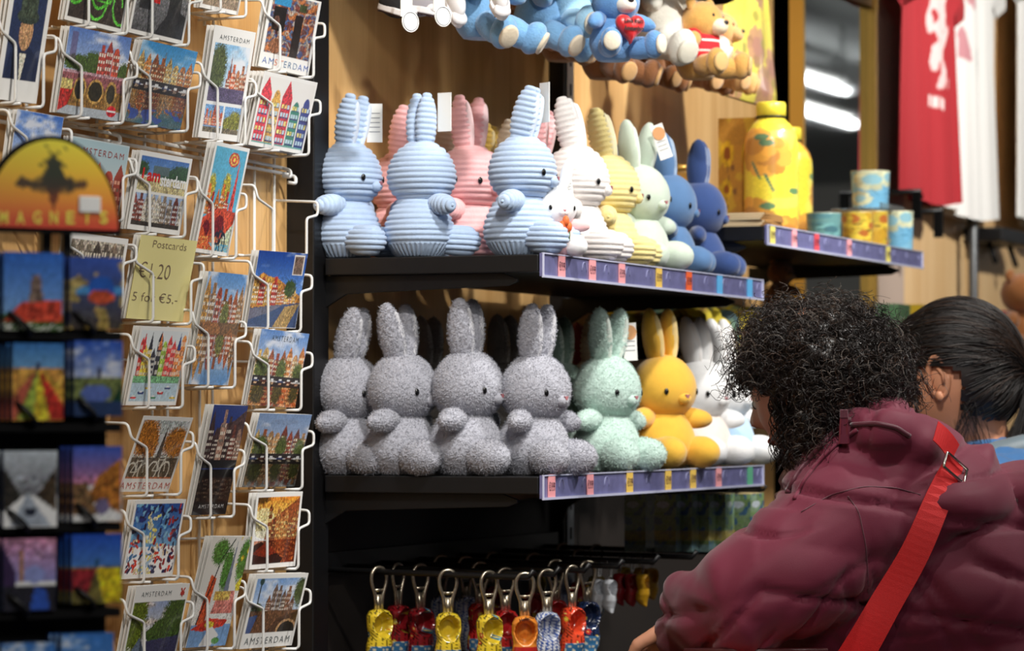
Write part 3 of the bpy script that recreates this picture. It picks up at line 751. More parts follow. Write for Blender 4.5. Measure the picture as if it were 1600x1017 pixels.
def a_flip(a):
    a.grad(.5, 1, (210, 225, 240), (90, 145, 210)).clouds(.7, k=.45); a.houses(0, .6, .55, .2, .26, GD+BR, 4).houses(.6, 1, .55, .16, .22, BR, 3).trees([(.58, .62, .1, .12)], (110, 115, 60)).rect(0, .5, 1, .56, (120, 90, 60)).speck(.4, .48, .8)
    a.mirror(.5, (.98, .95, .92), ripple=.0)
    a.fill((a.noise(5, 2) > .55) & (np.abs(a.Y-.5) < .06), (170, 110, 60), .7)
def a_city_draw(a):
    a.a[:] = (232, 238, 240); a.houses(.06, .3, .35, .3, .5, [(215, 60, 50), (232, 190, 60), (40, 60, 120)], 3, (240, 235, 220)).houses(.3, .6, .35, .25, .55, [(40, 40, 50), (150, 180, 60), (240, 120, 70)], 3).houses(.6, .97, .35, .25, .5, [(44, 66, 130), (212, 60, 56), (235, 130, 60)], 4)
    for x, c in ((.14, (212, 50, 50)), (.27, (30, 30, 40)), (.46, (232, 120, 60)), (.84, (40, 70, 140))): a.poly([(x-.04, .7), (x+.04, .7), (x, .93)], c)
    a.rect(.03, .28, .97, .37, (120, 180, 130)).speck(.5, .28, .38); a.rect(.03, .05, .97, .28, (190, 214, 228))
    for k in range(7): a.boat(.05+.13*k, .08+.06*(k % 3), .13, [(200, 50, 50), (40, 60, 120), (230, 190, 60), (60, 140, 90)][k % 4])
    a.border(.035)
def a_autumn(a):
    a.grad(.4, 1, (205, 205, 195), (180, 190, 190)).clouds(.5, k=.5); a.trees([(.18, .72, .24, .25), (.82, .66, .25, .2), (.35, .6, .12, .2)], (176, 110, 40), .7); a.poly([(.5, .45), (.6, .45), (.56, .9)], (80, 70, 60))
    a.rect(0, .17, 1, .45, (92, 80, 64)).speck(.9, .15, .5); a.bike(.1, .26, .09, (230, 225, 210), .009); a.bike(.52, .28, .09, (235, 230, 215), .009)
    a.rect(0, .15, 1, .2, (190, 110, 70)); a.border(.035, bot=.17)
def a_night(a):
    a.a[:] = (42, 62, 128); a.speck(.1); a.poly([(0, .5), (.0, .62), (.3, .8), (.7, .86), (1, .96), (1, .5)], (80, 60, 60))
    a.houses(0, 1, .5, .18, .34, [(120, 70, 60), (60, 45, 45), (140, 110, 95)], 6, (235, 225, 210), rows=5); a.rect(0, .42, 1, .5, (24, 26, 30)); a.mirror(.42, (.4, .34, .3), ripple=.03); a.fill((a.Y < .12)*1.0, (20, 20, 24), .6)
def a_paint(a):
    a.grad(.4, 1, (120, 180, 220), (26, 70, 150)); rng = a.rng
    for k in range(260):
        x, y = rng.rand(2); c = [(20, 50, 120), (40, 110, 180), (130, 190, 220), (16, 30, 70)][rng.randint(4)] if y > .5 else [(150, 30, 36), (220, 60, 40), (230, 200, 160), (30, 40, 80), (60, 120, 170)][rng.randint(5)]
        if .3 < x < .5 and y < .8: c = [(230, 225, 190), (250, 220, 110), (170, 200, 220), (60, 130, 190)][rng.randint(4)]
        if x > .7 and y < .9 and rng.rand() < .7: c = [(170, 40, 40), (110, 26, 40), (36, 40, 90)][rng.randint(3)]
        an = rng.rand()*3; l = .05; a.line(x, y, x+l*math.cos(an), y+l*math.sin(an), .012+.012*rng.rand(), c)
    a.border(.035)
def a_sunset(a):
    a.grad(.5, 1, (250, 210, 120), (232, 130, 40)).ell(.2, .6, .25, .2, (252, 232, 180), .7); a.poly([(.25, .38), (.3, .6), (1, .95), (1, .3)], (150, 80, 44)); a.houses(.3, 1, .38, .14, .4, [(140, 80, 44), (110, 60, 40), (170, 110, 60)], 8, (240, 190, 120)).trees([(.1, .95, .2, .1)], (90, 60, 20))
    a.mirror(.38, (.75, .5, .4)); a.poly([(0, 0), (0, .3), (.2, .36), (.7, .12), (.6, 0)], (50, 20, 14)).poly([(.02, .2), (.3, .35), (.55, .2), (.3, .15)], (120, 40, 20)).speck(.5, 0, .9); a.border(.04)
def a_avenue(a):
    a.grad(.35, 1, (225, 215, 205), (120, 150, 210)).clouds(.5, (240, 210, 180), k=.45); a.trees([(.08, .6, .22, .38), (.12, .4, .16, .2)], (96, 110, 36)); a.poly([(.3, .4), (1, .8), (1, .2), (.4, .3)], (60, 84, 36)); a.trees([(.85, .62, .25, .22), (.6, .46, .16, .12), (.45, .4, .08, .06)], (70, 92, 40))
    a.poly([(0, 0), (.25, .36), (.5, 0)], (96, 110, 130)); a.poly([(.35, .3), (1, .35), (1, 0), (.5, 0)], (60, 60, 92)).speck(.6, 0, .4); a.border(.03, top=.2)
def a_water(a):
    a.a[:] = (236, 234, 228); a.trees([(.3, .86, .2, .12), (.55, .7, .12, .2), (.92, .78, .14, .2)], (80, 130, 60), .5); a.fill((a.noise(8, 2) > .7) & (a.X > .75) & (a.Y > .5), (230, 205, 60)); a.poly([(.6, .5), (.72, .5), (.68, .98)], (120, 130, 150))
    a.poly([(.1, .2), (.3, .2), (.35, .62), (.2, .66)], (216, 90, 50)).poly([(.4, .3), (.95, .3), (.9, .5), (.5, .5)], (222, 130, 120)); a.line(.1, .2, .35, .75, .012, (40, 40, 50)).line(.3, .75, .6, .98, .008, (40, 60, 50)); a.rect(.4, .42, .8, .5, (225, 180, 90)).speck(.3, .2, .5)
    a.rect(0, 0, 1, .2, (130, 170, 220)).poly([(.0, .16), (.4, .26), (.9, .24), (.8, .18), (.3, .14)], (214, 60, 44)).poly([(.3, 0), (.5, .2), (.75, .1), (.6, 0)], (240, 240, 240)).ell(.45, .2, .12, .03, (240, 200, 60)).ell(.7, .05, .1, .03, (90, 150, 80))
def a_lamp_bridge(a):
    a.grad(.4, 1, (215, 225, 240), (110, 155, 215)).clouds(.6, k=.5); a.trees([(.92, .75, .12, .2), (.15, .5, .12, .1)], (70, 84, 50)); a.houses(.3, .85, .48, .1, .3, [(120, 80, 60), (100, 80, 70)], 6, (210, 200, 190)).line(.14, .4, .14, .92, .009, (30, 34, 36)).ell(.14, .9, .04, .05, (40, 70, 70))
    a.rect(0, .2, 1, .5, (110, 76, 54)).speck(.5, .15, .55); a.poly([(.4, .2), (.6, .4), (1, .5), (1, .2)], (84, 58, 42)); a.ell(.8, .22, .18, .14, (36, 30, 26)).ring(.8, .22, .18, .14, .02, (180, 140, 100)); a.poly([(0, .2), (0, .42), (.2, .45), (.12, .2)], (70, 90, 140)); a.border(.04, bot=.2)
def a_sky_only(a):
    a.grad(.3, 1, (205, 215, 235), (60, 110, 200)).clouds(.4, k=.4); a.houses(0, .45, 0, .3, .45, BR, 3).rect(0, 0, 1, .1, (90, 80, 90)); a.border(.01, (200, 210, 230))
def a_grey_street(a):
    a.grad(0, 1, (150, 130, 110), (200, 190, 175)); a.houses(0, 1, .2, .5, .6, [(120, 110, 95), (160, 140, 120), (90, 80, 72)], 7, (235, 225, 205)); a.border(.05)
PRINT = attr_mat('printed_card', .38, .25)
EDGE = mat('card_edge', (226, 224, 220), .6)
def art_panel(fn, seed, w, h, nx, ny, flip=False):
    a = Art(nx, ny).seed(seed); fn(a)
    # fine grain of a photographic print where it is not blank paper
    m = (a.a.min(-1) < 205)[..., None]*(0.0 if fn in (a_note, a_pale_title) else 1.0)
    r = np.random.RandomState(seed+99); gy, gx = a.a.shape[:2]
    b2 = np.kron(r.rand(gy//2+1, gx//2+1), np.ones((2, 2)))[:gy, :gx, None]; b3 = np.kron(r.rand(gy//3+1, gx//2+1), np.ones((3, 2)))[:gy, :gx, None]
    sky = (a.a[..., 2:3] > a.a[..., 0:1]+12)*.75
    a.a = a.a*(1+m*(1-sky)*(.28*(r.rand(gy, gx, 1)-.5)+.42*(b2-.5)+.38*(b3-.5))+m*(1-sky)*.10*(r.rand(gy, gx, 3)-.5))
    A = np.clip(a.a, 0, 255)
    if flip: A = A[::-1, ::-1]
    return s2l(A)
def card_mesh(fn, seed, w, h, t=.0006, nx=None, res=.0011, flip=False, text=None, tw=.0):
    """card standing on its lower edge: y across, z up, printed face at +X"""
    nx = max(8, int(w/res)); ny = max(8, int(h/res))
    C = art_panel(fn, seed, w, h, nx, ny, flip)
    y = np.linspace(-w/2, w/2, nx); z = np.linspace(0, h, ny)
    Y, Z = np.meshgrid(y, z)
    g = G(); V = np.stack([np.full(Y.size, t/2), Y.ravel(), Z.ravel()], 1)
    I = np.arange(nx*ny).reshape(ny, nx)
    F = np.stack([I[:-1, :-1], I[:-1, 1:], I[1:, 1:], I[1:, :-1]], -1).reshape(-1, 4)
    g.add(V, F, C.reshape(-1, 3)); g.mi = 1
    g.box((-.0001, 0, h/2), (t, w, h))
    return g
_card_n = {}
def postcard(bl, br, hpx, leanpx, X, label, fn, seed=1, text=None, behind=3, flip=False, cat='postcard', thick=.0042, pale=None, name='postcard', mats=None):
    """bl, br: lower corners of the printed face in the photograph; it leans out from the wall at the top"""
    A = atX(bl[0], bl[1], X); B = atX(br[0], br[1], X)
    w = (B-A).length; k = scale_at((A+B)/2); dz = B.z-A.z
    h0 = hpx/k; lx = leanpx/(k*.93)
    h = math.hypot(h0, lx)
    roll = math.asin(max(-1, min(1, dz/w)))
    g = card_mesh(fn, seed, w, h, flip=flip)
    M = (A+B)/2
    o = g.build(name, mats or [PRINT, EDGE], smooth=False, loc=M)
    ang = math.atan2(lx, h0)
    R = Matrix.Rotation(ang, 3, 'Y') @ Matrix.Rotation(roll, 3, 'X')
    o.rotation_euler = R.to_euler()
    tag(o, label, cat)
    if text:
        for (txt, x0, y0, tw, th, col) in text:
            tg = G(); put_text(tg, txt, (.0004, -w/2+x0*w, y0*h), (0, 1, 0), (0, 0, 1), tw*w, th*h, space=1.3 if txt.isupper() else 1.0, bold=-.012 if txt.isupper() else .03)
            tg.build('printed_title', mat('ink_%d_%d_%d' % col, col, .6), o, smooth=False)
    if behind:
        rr = random.Random(seed*7+int(bl[0]))
        gb = G(); gb.box((0, 0, h/2), (.0009, w, h)); me = None
        for q in range(behind):
            c = gb.build('postcard', EDGE if pale is None else pale, smooth=False) if me is None else bpy.data.objects.new('postcard', me)
            if me is not None: COL.objects.link(c)
            me = c.data
            off = Vector((-thick*(q+1), (rr.random()-.5)*.003, 0))
            c.location = M+off+Vector((0, 0, 0)); c.rotation_euler = (Matrix.Rotation(ang-.012*(q+1), 3, 'Y') @ Matrix.Rotation(roll, 3, 'X')).to_euler()
            core = label.replace('postcard ', '', 1) if label.startswith('postcard ') else label
            tag(c, 'white edged card stacked behind the '+' '.join(label.split()[:9]), 'postcard', 'cards stacked in the wire pockets')
    return o, A, B, h0, w
INK = (70, 80, 84); INKR = (190, 80, 60)
XC = .058
CARDS = [
 # bl, br, height px, lean px, label, picture, text, portrait?
 ((-9, 154), (56, 162), 205, 36, 'portrait postcard of a painted man in a grey hat', a_portrait, None),
 ((100, 30), (190, 52), 132, 24, 'postcard of a bright green bicycle on dark ground', a_green_bike, None),
 ((200, 50), (285, 70), 132, 26, 'black and white postcard with red accents at the top', a_bw_red, None),
 ((88, 175), (185, 190), 132, 22, 'postcard of a red house behind an arched canal bridge', a_bridge, None),
 ((194, 188), (281, 204), 124, 29, 'postcard of golden canal houses reflected in blue water', a_canal(water=(50, 80, 170), tint=(.7, .6, .5)), None),
 ((312, 11), (371, 24), 110, 24, 'postcard of small dark house pictures at the top edge', a_grey_street, None),
 ((309, 214), (373, 222), 172, 29, 'portrait postcard of three views with a white title band', a_portrait2(), [('AMSTERDAM', .15, .885, .72, .042, INK)]),
 ((403, 103), (481, 120), 118, 22, 'postcard of a mural covered street front with coloured title', a_mural, [('AM', .05, .055, .22, .08, (80, 120, 190)), ('ST', .29, .055, .17, .08, (226, 130, 90)), ('ERD', .48, .055, .26, .08, (90, 130, 170)), ('AM', .76, .055, .2, .08, (60, 110, 190))]),
 ((388, 226), (472, 241), 113, 25, 'postcard of drawn red yellow green and blue gabled houses', a_drawn, None),
 ((9, 290), (82, 300), 118, 18, 'postcard of brown roofs under a cloudy sky behind the sign', a_sky_only, None),
 ((92, 330), (184, 343), 116, 19, 'pale blue postcard with red houses beside the round sign', a_pale_title, [('AMSTERDAM', .12, .80, .8, .085, (170, 70, 60))]),
 ((198, 357), (280, 368), 121, 21, 'postcard with big red and white letters over canal houses', a_iam, [('I am', .1, .63, .34, .16, (214, 40, 40)), ('sterdam', .46, .59, .48, .16, (244, 244, 244))]),
 ((302, 393), (356, 401), 170, 34, 'tall cartoon postcard with a swirling sun over a bridge', a_ink, None),
 ((92, 470), (184, 478), 106, 17, 'postcard of dark row houses mostly hidden by the magnet stand', a_grey_street, None),
 ((294, 600), (356, 602), 174, 32, 'postcard of canal houses put in upside down', a_flip, None),
 ((385, 511), (461, 513), 118, 21, 'postcard of a deep blue sky over a curving canal', a_blue_canal, None),
 ((196, 633), (274, 633), 122, 25, 'postcard of a colourful harbour drawing on white', a_city_draw, None),
 ((385, 632), (461, 637), 117, 22, 'postcard of brown houses with a grey title on white', a_canal((225, 232, 242), (96, 140, 205), GD+BR, .36, (.85, .65, .5), .45, False, True, hh=(.25, .33)), [('AMSTERDAM', .24, .865, .55, .07, INK)]),
 ((184, 768), (263, 768), 117, 40, 'postcard of autumn trees and parked bicycles with red title', a_autumn, [('AMSTERDAM', -.01, .04, .98, .085, INKR)]),
 ((298, 805), (352, 803), 171, 36, 'tall postcard of houses against a deep blue night sky', a_night, [('AMSTERDAM', .15, .06, .72, .035, (220, 220, 220))]),
 ((377, 761), (460, 760), 114, 28, 'postcard of gabled houses reflected in dark still water', a_canal((190, 205, 230), (130, 160, 205), BR+[(190, 160, 100)], .42, (.55, .5, .42), .6, False, True, hh=(.22, .3), dark=.9), [('AMSTERDAM', .25, .87, .5, .06, (150, 165, 190))]),
 ((189, 905), (269, 900), 122, 22, 'postcard of a bold blue and red palette knife painting', a_paint, None),
 ((389, 890), (461, 884), 118, 12, 'postcard of canal houses under an orange sunset', a_sunset, None),
 ((187, 1043), (272, 1034), 125, 25, 'postcard of a tree lined canal with title and small crest', a_avenue, [('AMSTERDAM', .12, .865, .55, .06, INK), ('¥', .84, .84, .09, .11, (190, 60, 50))]),
 ((289, 1012), (352, 1008), 172, 41, 'tall watercolour postcard of a tower, trees and a red boat', a_water, None),
 ((373, 1014), (456, 1008), 115, 26, 'postcard of a street lamp beside a brick arch bridge', a_lamp_bridge, [('AMSTERDAM', .06, .055, .85, .09, INK)]),
]
rack = thing('postcard_rack', 'white wire postcard rack with pockets on the oak board', 'card rack', (0, -.5, 1.4))
RB = Vector(rack.location)
WR = .0019
def rack_tube(name, pts_list, r=WR):
    g = G()
    for pts in pts_list: g.tube([tuple(Vector(p)-RB) for p in pts], r, 7)
    return g.build(name, WHITE_WIRE, rack)
def round_path(P, r=.004):
    P = [Vector(p) for p in P]; out = [P[0]]
    for i in range(1, len(P)-1):
        a = (P[i-1]-P[i]); b = (P[i+1]-P[i]); q = min(r, a.length*.45, b.length*.45)
        p0 = P[i]+a.normalized()*q; p2 = P[i]+b.normalized()*q
        for t in (0, .25, .5, .75, 1): out.append(p0*(1-t)**2+P[i]*2*t*(1-t)+p2*t*t)
    out.append(P[-1]); return out
def pocket(A, B, hp, tall=False):
    """two bent front wires, joined to the grid behind"""
    y0, y1 = A.y, B.y; w = y1-y0; z0 = min(A.z, B.z)-.003
    H = .090 if not tall else .098
    xf = XC+.016; xb = .008; i0 = y0+w*.22; i1 = y1-w*.10
    L = [(xb, y0-.012, z0+H+.002), (xf-.006, y0-.010, z0+H), (xf-.002, y0-.008, z0+H-.018), (xf, i0, z0+H-.030), (xf, i0, z0), (xb, i0, z0-.002)]
    R = [(xb, y1+.018, z0+H-.008), (xf+.002, y1+.016, z0+H-.012), (xf+.002, y1+.016, z0+H-.030), (xf, i1, z0+H-.036), (xf, i1, z0), (xb, i1-.01, z0-.002)]
    L = [Vector(p) for p in L]; R = [Vector(p) for p in R]
    g = G()
    for P in (L, R): g.tube([tuple(p-RB) for p in round_path(P, .006)], WR, 7)
    for f in (.35, .85): g.tube([tuple(Vector((XC-.012, y0+w*f, z0-.001))-RB), tuple(Vector((xf, y0+w*f, z0))-RB)], WR, 6)
    g.tube([tuple(Vector((.03, y0+.02, z0-.001))-RB), tuple(Vector((.03, y1-.01, z0-.001))-RB)], WR, 6)
    g.build('wire_pocket', WHITE_WIRE, rack)
cols = {}
for i, (bl, br, hp, lp, label, fn, text) in enumerate(CARDS):
    tall = hp > 160
    tt = math.atan2(lp, hp); Xb = XC+.010-.055*math.tan(tt)
    o, A, B, h0, w = postcard(bl, br, hp, lp, Xb, label, fn, i+2, text, behind=(0 if 'bicycle' in label and 'autumn' in label else 4 if 'gabled houses' in label and 'drawn' in label else 2))
    pocket(A, B, h0, tall)
# the yellow price note stands in a pocket of its own
o, A, B, h0, w = postcard((197, 497), (285, 503), 128, 24, XC-.004, 'yellow handwritten price note for postcards in a wire pocket', a_note, 40, None, behind=2, cat='price note', name='price_note', mats=[PRINT, mat('yellow_note', (238, 228, 158), .8)])
INKP = mat('pencil_ink', (120, 100, 84), .7)
k = .001
g = G(); hh = math.hypot(h0, .02)
for txt, x0, y0, tw, th in (('Postcards', .22, .87, .6, .085), ('€1.20', .06, .5, .55, .19), ('5 for €5,-', .03, .2, .8, .13)):
    put_text(g, txt, (.0004, -w/2+x0*w, y0*hh), (0, 1, 0), (0, 0, 1), tw*w, th*hh, bold=-.014)
g.build('handwriting', INKP, o, smooth=False)
pocket(A, B, h0)
# the empty pocket
A = atX(392, 392, XC); B = atX(470, 388, XC); pocket(A, B, .1)
# vertical wires of the grid behind and the doubled cross bars
for px, y0, y1 in ((262, 380, 1040), (238, 380, 1040), (312, 215, 1040), (332, 30, 1040), (397, 250, 1040), (428, 240, 1040), (150, -20, 250), (105, -20, 200), (225, 200, 380), (40, 150, 200), (318, -10, 40)):
    a = atX(px, 500, .010)
    z0 = atX(px, y1, .010).z; z1 = atX(px, y0, .010).z
    rack_tube('grid_wire', [[(.010, a.y, z0), (.010, a.y, z1)]], .0021)
for (xa, ya, xb, yb) in ((-20, 172, 172, 208), (-20, 186, 172, 221), (178, 208, 440, 262), (178, 222, 448, 272)):
    a = atX(xa, ya, .014); b = atX(xb, yb, .014)
    P = [a, b, b+Vector((.012, .004, -.004)), b+Vector((.014, 0, -.014)), b+Vector((.004, -.006, -.012))]
    rack_tube('cross_bar', [round_path(P, .004)], .0026)
rack_tube('cross_bar', [[atX(60, 560, .006), atX(450, 566, .006)]], .0018)
rack_tube('cross_bar', [[atX(60, 850, .006), atX(450, 836, .006)]], .0018)
# ------------------------------------------------------------------ magnet stand, near the camera
def local_frame(px, py, Dn, ux, uz):
    """empty frame: local +Y to the right across the stand, +X towards the viewer"""
    o = atD(px, py, Dn)
    r = Vector((.928, .373, 0)); v = Vector((-.373, .928, 0)); u = (r*ux+v*uz).normalized(); n = Vector((u.y, -u.x, 0))
    return o, u, n, math.atan2(n.y, n.x)
MO, MU, MN, MRZ = local_frame(95, 648, 2.8, .86, .51)
def onplane(px, py, off=0.0):
    d = ray(px, py); t = ((MO+MN*off-CAM).dot(MN))/d.dot(MN); q = CAM+d*t-MO
    return q.dot(MU), q.z
st = thing('magnet_stand', 'black display stand with a half round sunset sign and rows of magnets', 'display stand', MO, MRZ)
(yl, zt) = onplane(-120, 392); (yr, _) = onplane(188, 392)
G().box((-.035, (yl+yr)/2, zt-.35), (.02, yr-yl, .70)).build('back_board', BLACK_M, st, smooth=False, bevel=.003)
for px in (-5, 92, 124):
    y, _ = onplane(px, 400); z0 = onplane(0, 400)[1]; z1 = onplane(0, 340)[1]
    G().box((-.03, y, (z0+z1)/2), (.008, .008, z1-z0+.02)).build('upright_bar', BLACK, st, smooth=False)
for py in (523, 668, 826, 962):
    z = onplane(0, py)[1]
    G().box((-.012, (yl+yr)/2, z), (.03, yr-yl, .007)).build('ledge', BLACK_M, st, smooth=False)
def a_sign(a):
    for y0, y1, c0, c1 in ((0, .3, (220, 76, 56), (240, 150, 60)), (.3, .65, (240, 150, 60), (244, 200, 60)), (.65, 1, (244, 200, 60), (240, 230, 70))): a.grad(y0, y1, c0, c1)
    a.poly([(.4, .5), (.6, .5), (.53, .82), (.47, .82)], (50, 56, 40)).poly([(.43, .5), (.57, .5), (.5, .18)], (120, 60, 34))
    a.rect(.22, .46, .75, .5, (60, 50, 40)).ell(.62, .5, .03, .08, (60, 50, 40)).ell(.27, .5, .04, .06, (80, 60, 40)).ell(.72, .5, .04, .05, (90, 60, 40)).ell(.5, .48, .2, .1, (60, 52, 40), .6)
    for an in (.6, 2.2, 3.9, 5.4): a.line(.5, .82, .5+.13*math.cos(an), .82+.17*math.sin(an), .008, (80, 74, 30))
a = Art(90, 64); a_sign(a)
cy, cz = onplane(80, 357); tz = onplane(80, 219)[1]; ry = onplane(182, 357)[0]-cy; rz_ = tz-cz
g = G(); V = []; C = []; F = []
NR, NA = 30, 61
for i in range(NR+1):
    for j in range(NA):
        an = PI*j/(NA-1); q = i/NR; yy = q*math.cos(an); zz = q*math.sin(an)
        V.append((.003, cy+yy*ry, cz+zz*rz_)); C.append(s2l(a.a[min(63, int(zz*63)), min(89, int((yy*.5+.5)*89))]))
for i in range(NR):
    for j in range(NA-1): F.append((i*NA+j, (i+1)*NA+j, (i+1)*NA+j+1, i*NA+j+1))
g.add(V, F, C)
sign = g.build('sign', PRINT, st, smooth=False)
arc = [(math.cos(PI*k/30), math.sin(PI*k/30)) for k in range(31)]
G().prism([(cy+c*(ry+.004), cz-.004+s_*(rz_+.008)) for c, s_ in arc], .008, (-.007, 0, 0), (0, 1, 0), (0, 0, 1)).build('sign_border', BLACK_M, sign, smooth=False)
g = G()
for k, ch in enumerate('MAGNETS'):
    y, z = onplane(2+k*26, 352); put_text(g, ch, (.0035, y-.003, z+.001), (0, 1, 0), (0, 0, 1), .0075, .011, bold=.03)
g.build('sign_lettering', mat('sign_yellow', (246, 226, 90), .5), sign, smooth=False)
y, z = onplane(137, 320); G().box((.0045, y, z), (.002, .020, .014)).build('price_sticker', PAPER, sign, smooth=False, bevel=.0009)
def m_mill(a): a.grad(0, 1, (150, 190, 235), (50, 105, 200)).poly([(.4, .25), (.7, .25), (.62, .7), (.48, .7)], (120, 100, 90)).rect(0, 0, 1, .2, (60, 90, 40)).poly([(0, .12), (.3, .35), (1, .4), (1, .12)], (206, 70, 50)).speck(.4, 0, .4).fill((a.rng.rand(a.h, a.w) > .7) & (a.Y < .1), (230, 230, 220))
def m_blue(a): a.grad(0, 1, (70, 60, 50), (60, 90, 180)).rect(0, .5, 1, .6, (80, 150, 210)).ell(.6, .55, .25, .2, (40, 90, 180)).ell(.6, .45, .25, .1, (190, 80, 50)).fill(a.noise(6, 1.3) > .62, (190, 160, 80), .8)
def m_rows(a):
    a.grad(.6, 1, (130, 180, 220), (60, 120, 190)).rect(0, 0, 1, .68, (206, 150, 70))
    for x0, x1, c in ((-.4, .05, (180, 90, 70)), (.1, .4, (150, 170, 70)), (.42, .72, (216, 190, 50)), (.75, 1.2, (190, 50, 40)), (1.3, 1.7, (220, 170, 60))): a.poly([(.5, .68), (.52, .68), (x1, 0), (x0, 0)], c)
    a.ell(.5, .7, .04, .05, (60, 60, 90))
def m_land(a): a.grad(.4, 1, (190, 200, 225), (40, 80, 180)).clouds(.5).rect(0, 0, 1, .5, (110, 120, 70)).poly([(.8, .2), (1, .5), (1, .1)], (20, 60, 40)).ell(.45, .3, .3, .12, (90, 110, 180)).rect(0, 0, 1, .2, (40, 60, 100)).rect(.48, .5, .54, .65, (50, 50, 80))
def m_grey(a): a.grad(.4, 1, (120, 120, 125), (205, 215, 225)).poly([(0, .2), (0, .8), (.35, .4)], (50, 46, 40)).poly([(1, .2), (1, .8), (.6, .4)], (70, 56, 40)).poly([(.1, 0), (.45, .45), (.9, 0)], (170, 180, 195)).ell(.5, .2, .12, .06, (40, 44, 60))
def m_dusk(a): a.grad(.5, 1, (190, 120, 150), (60, 90, 190)).poly([(.5, .6), (1, .85), (1, .1), (.3, .3)], (170, 105, 40)).poly([(0, .5), (.3, .5), (.5, .1), (0, .1)], (120, 90, 60)).speck(.5, 0, .6).ell(.6, .2, .15, .1, (120, 110, 150))
def m_pink(a): a.grad(.4, 1, (150, 150, 215), (206, 140, 170)).poly([(0, .9), (.25, .5), (.25, .1), (0, .1)], (60, 40, 80)).rect(.3, .4, .37, .85, (170, 120, 60)).rect(0, 0, 1, .35, (36, 34, 44)).poly([(.5, 0), (.9, 0), (.8, .3), (.6, .32)], (50, 90, 190)).ell(.6, .5, .2, .12, (150, 160, 220))
def m_fields(a): a.grad(.5, 1, (80, 130, 200), (34, 80, 190)).rect(0, 0, 1, .52, (110, 100, 50)).poly([(0, .5), (.5, .5), (.3, .1), (0, .2)], (140, 36, 44)).poly([(.5, .52), (1, .5), (1, 0), (.65, 0)], (214, 186, 30)).rect(.48, .5, .54, .64, (40, 80, 110))
def m_sky(a): a.grad(0, 1, (90, 150, 215), (60, 120, 200)).clouds(0)
MAGS = [((0, 93), (396, 516), m_mill, 'of a stone mill tower over red tulips'), ((103, 186), (404, 514), m_blue, 'of a blue and red boat among yellow flowers'),
        ((14, 94), (537, 657), m_rows, 'of striped tulip fields under a blue sky'), ((110, 186), (533, 650), m_land, 'of a blue river landscape with clouds'),
        ((0, 84), (704, 824), m_grey, 'of a pale grey canal between dark trees'), ((108, 185), (697, 815), m_dusk, 'of an autumn canal at blue dusk'),
        ((0, 82), (840, 955), m_pink, 'of a pink sky over a tower and blue boat'), ((106, 185), (833, 943), m_fields, 'of red and yellow fields under blue sky'),
        ((-3, 80), (1002, 1110), m_sky, 'with a light blue sky, bottom row left'), ((90, 172), (987, 1100), m_sky, 'with a light blue sky, bottom row right')]
ACR = mat('magnet_side', (70, 96, 160), .12, coat=1)
GLOSS = attr_mat('glossy_print', .16, .7)
for i, ((x0, x1), (y0, y1), fn, lab) in enumerate(MAGS):
    ya, za = onplane(x0, y1); yb, zb = onplane(x1, y0); w = yb-ya; h = zb-za
    g = card_mesh(fn, i+60, w, h, t=.007, res=.0016)
    for q in range(3):
        o = g.build('fridge_magnet', [GLOSS, ACR], smooth=False) if q == 0 else bpy.data.objects.new('fridge_magnet', me)
        if q: COL.objects.link(o)
        me = o.data
        o.location = MO+MU*((ya+yb)/2-q*.002)+MN*(.004-q*.0078)+Vector((0, 0, za)); o.rotation_euler = (0, 0, MRZ)
        tag(o, 'fridge magnet '+lab if q == 0 else 'fridge magnet stacked behind the one '+lab, 'magnet', 'magnets on the black stand')
    # curved wire that holds the pocket
    P = [(-.02, ya-.004, za+h*.28), (.012, ya+w*.1, za+h*.22), (.014, ya+w*.45, za-.002), (-.01, ya+w*.5, za-.004)]
    G().tube([tuple(p) for p in round_path(P, .02)], .0022, 6).build('wire_hook', BLACK, st)

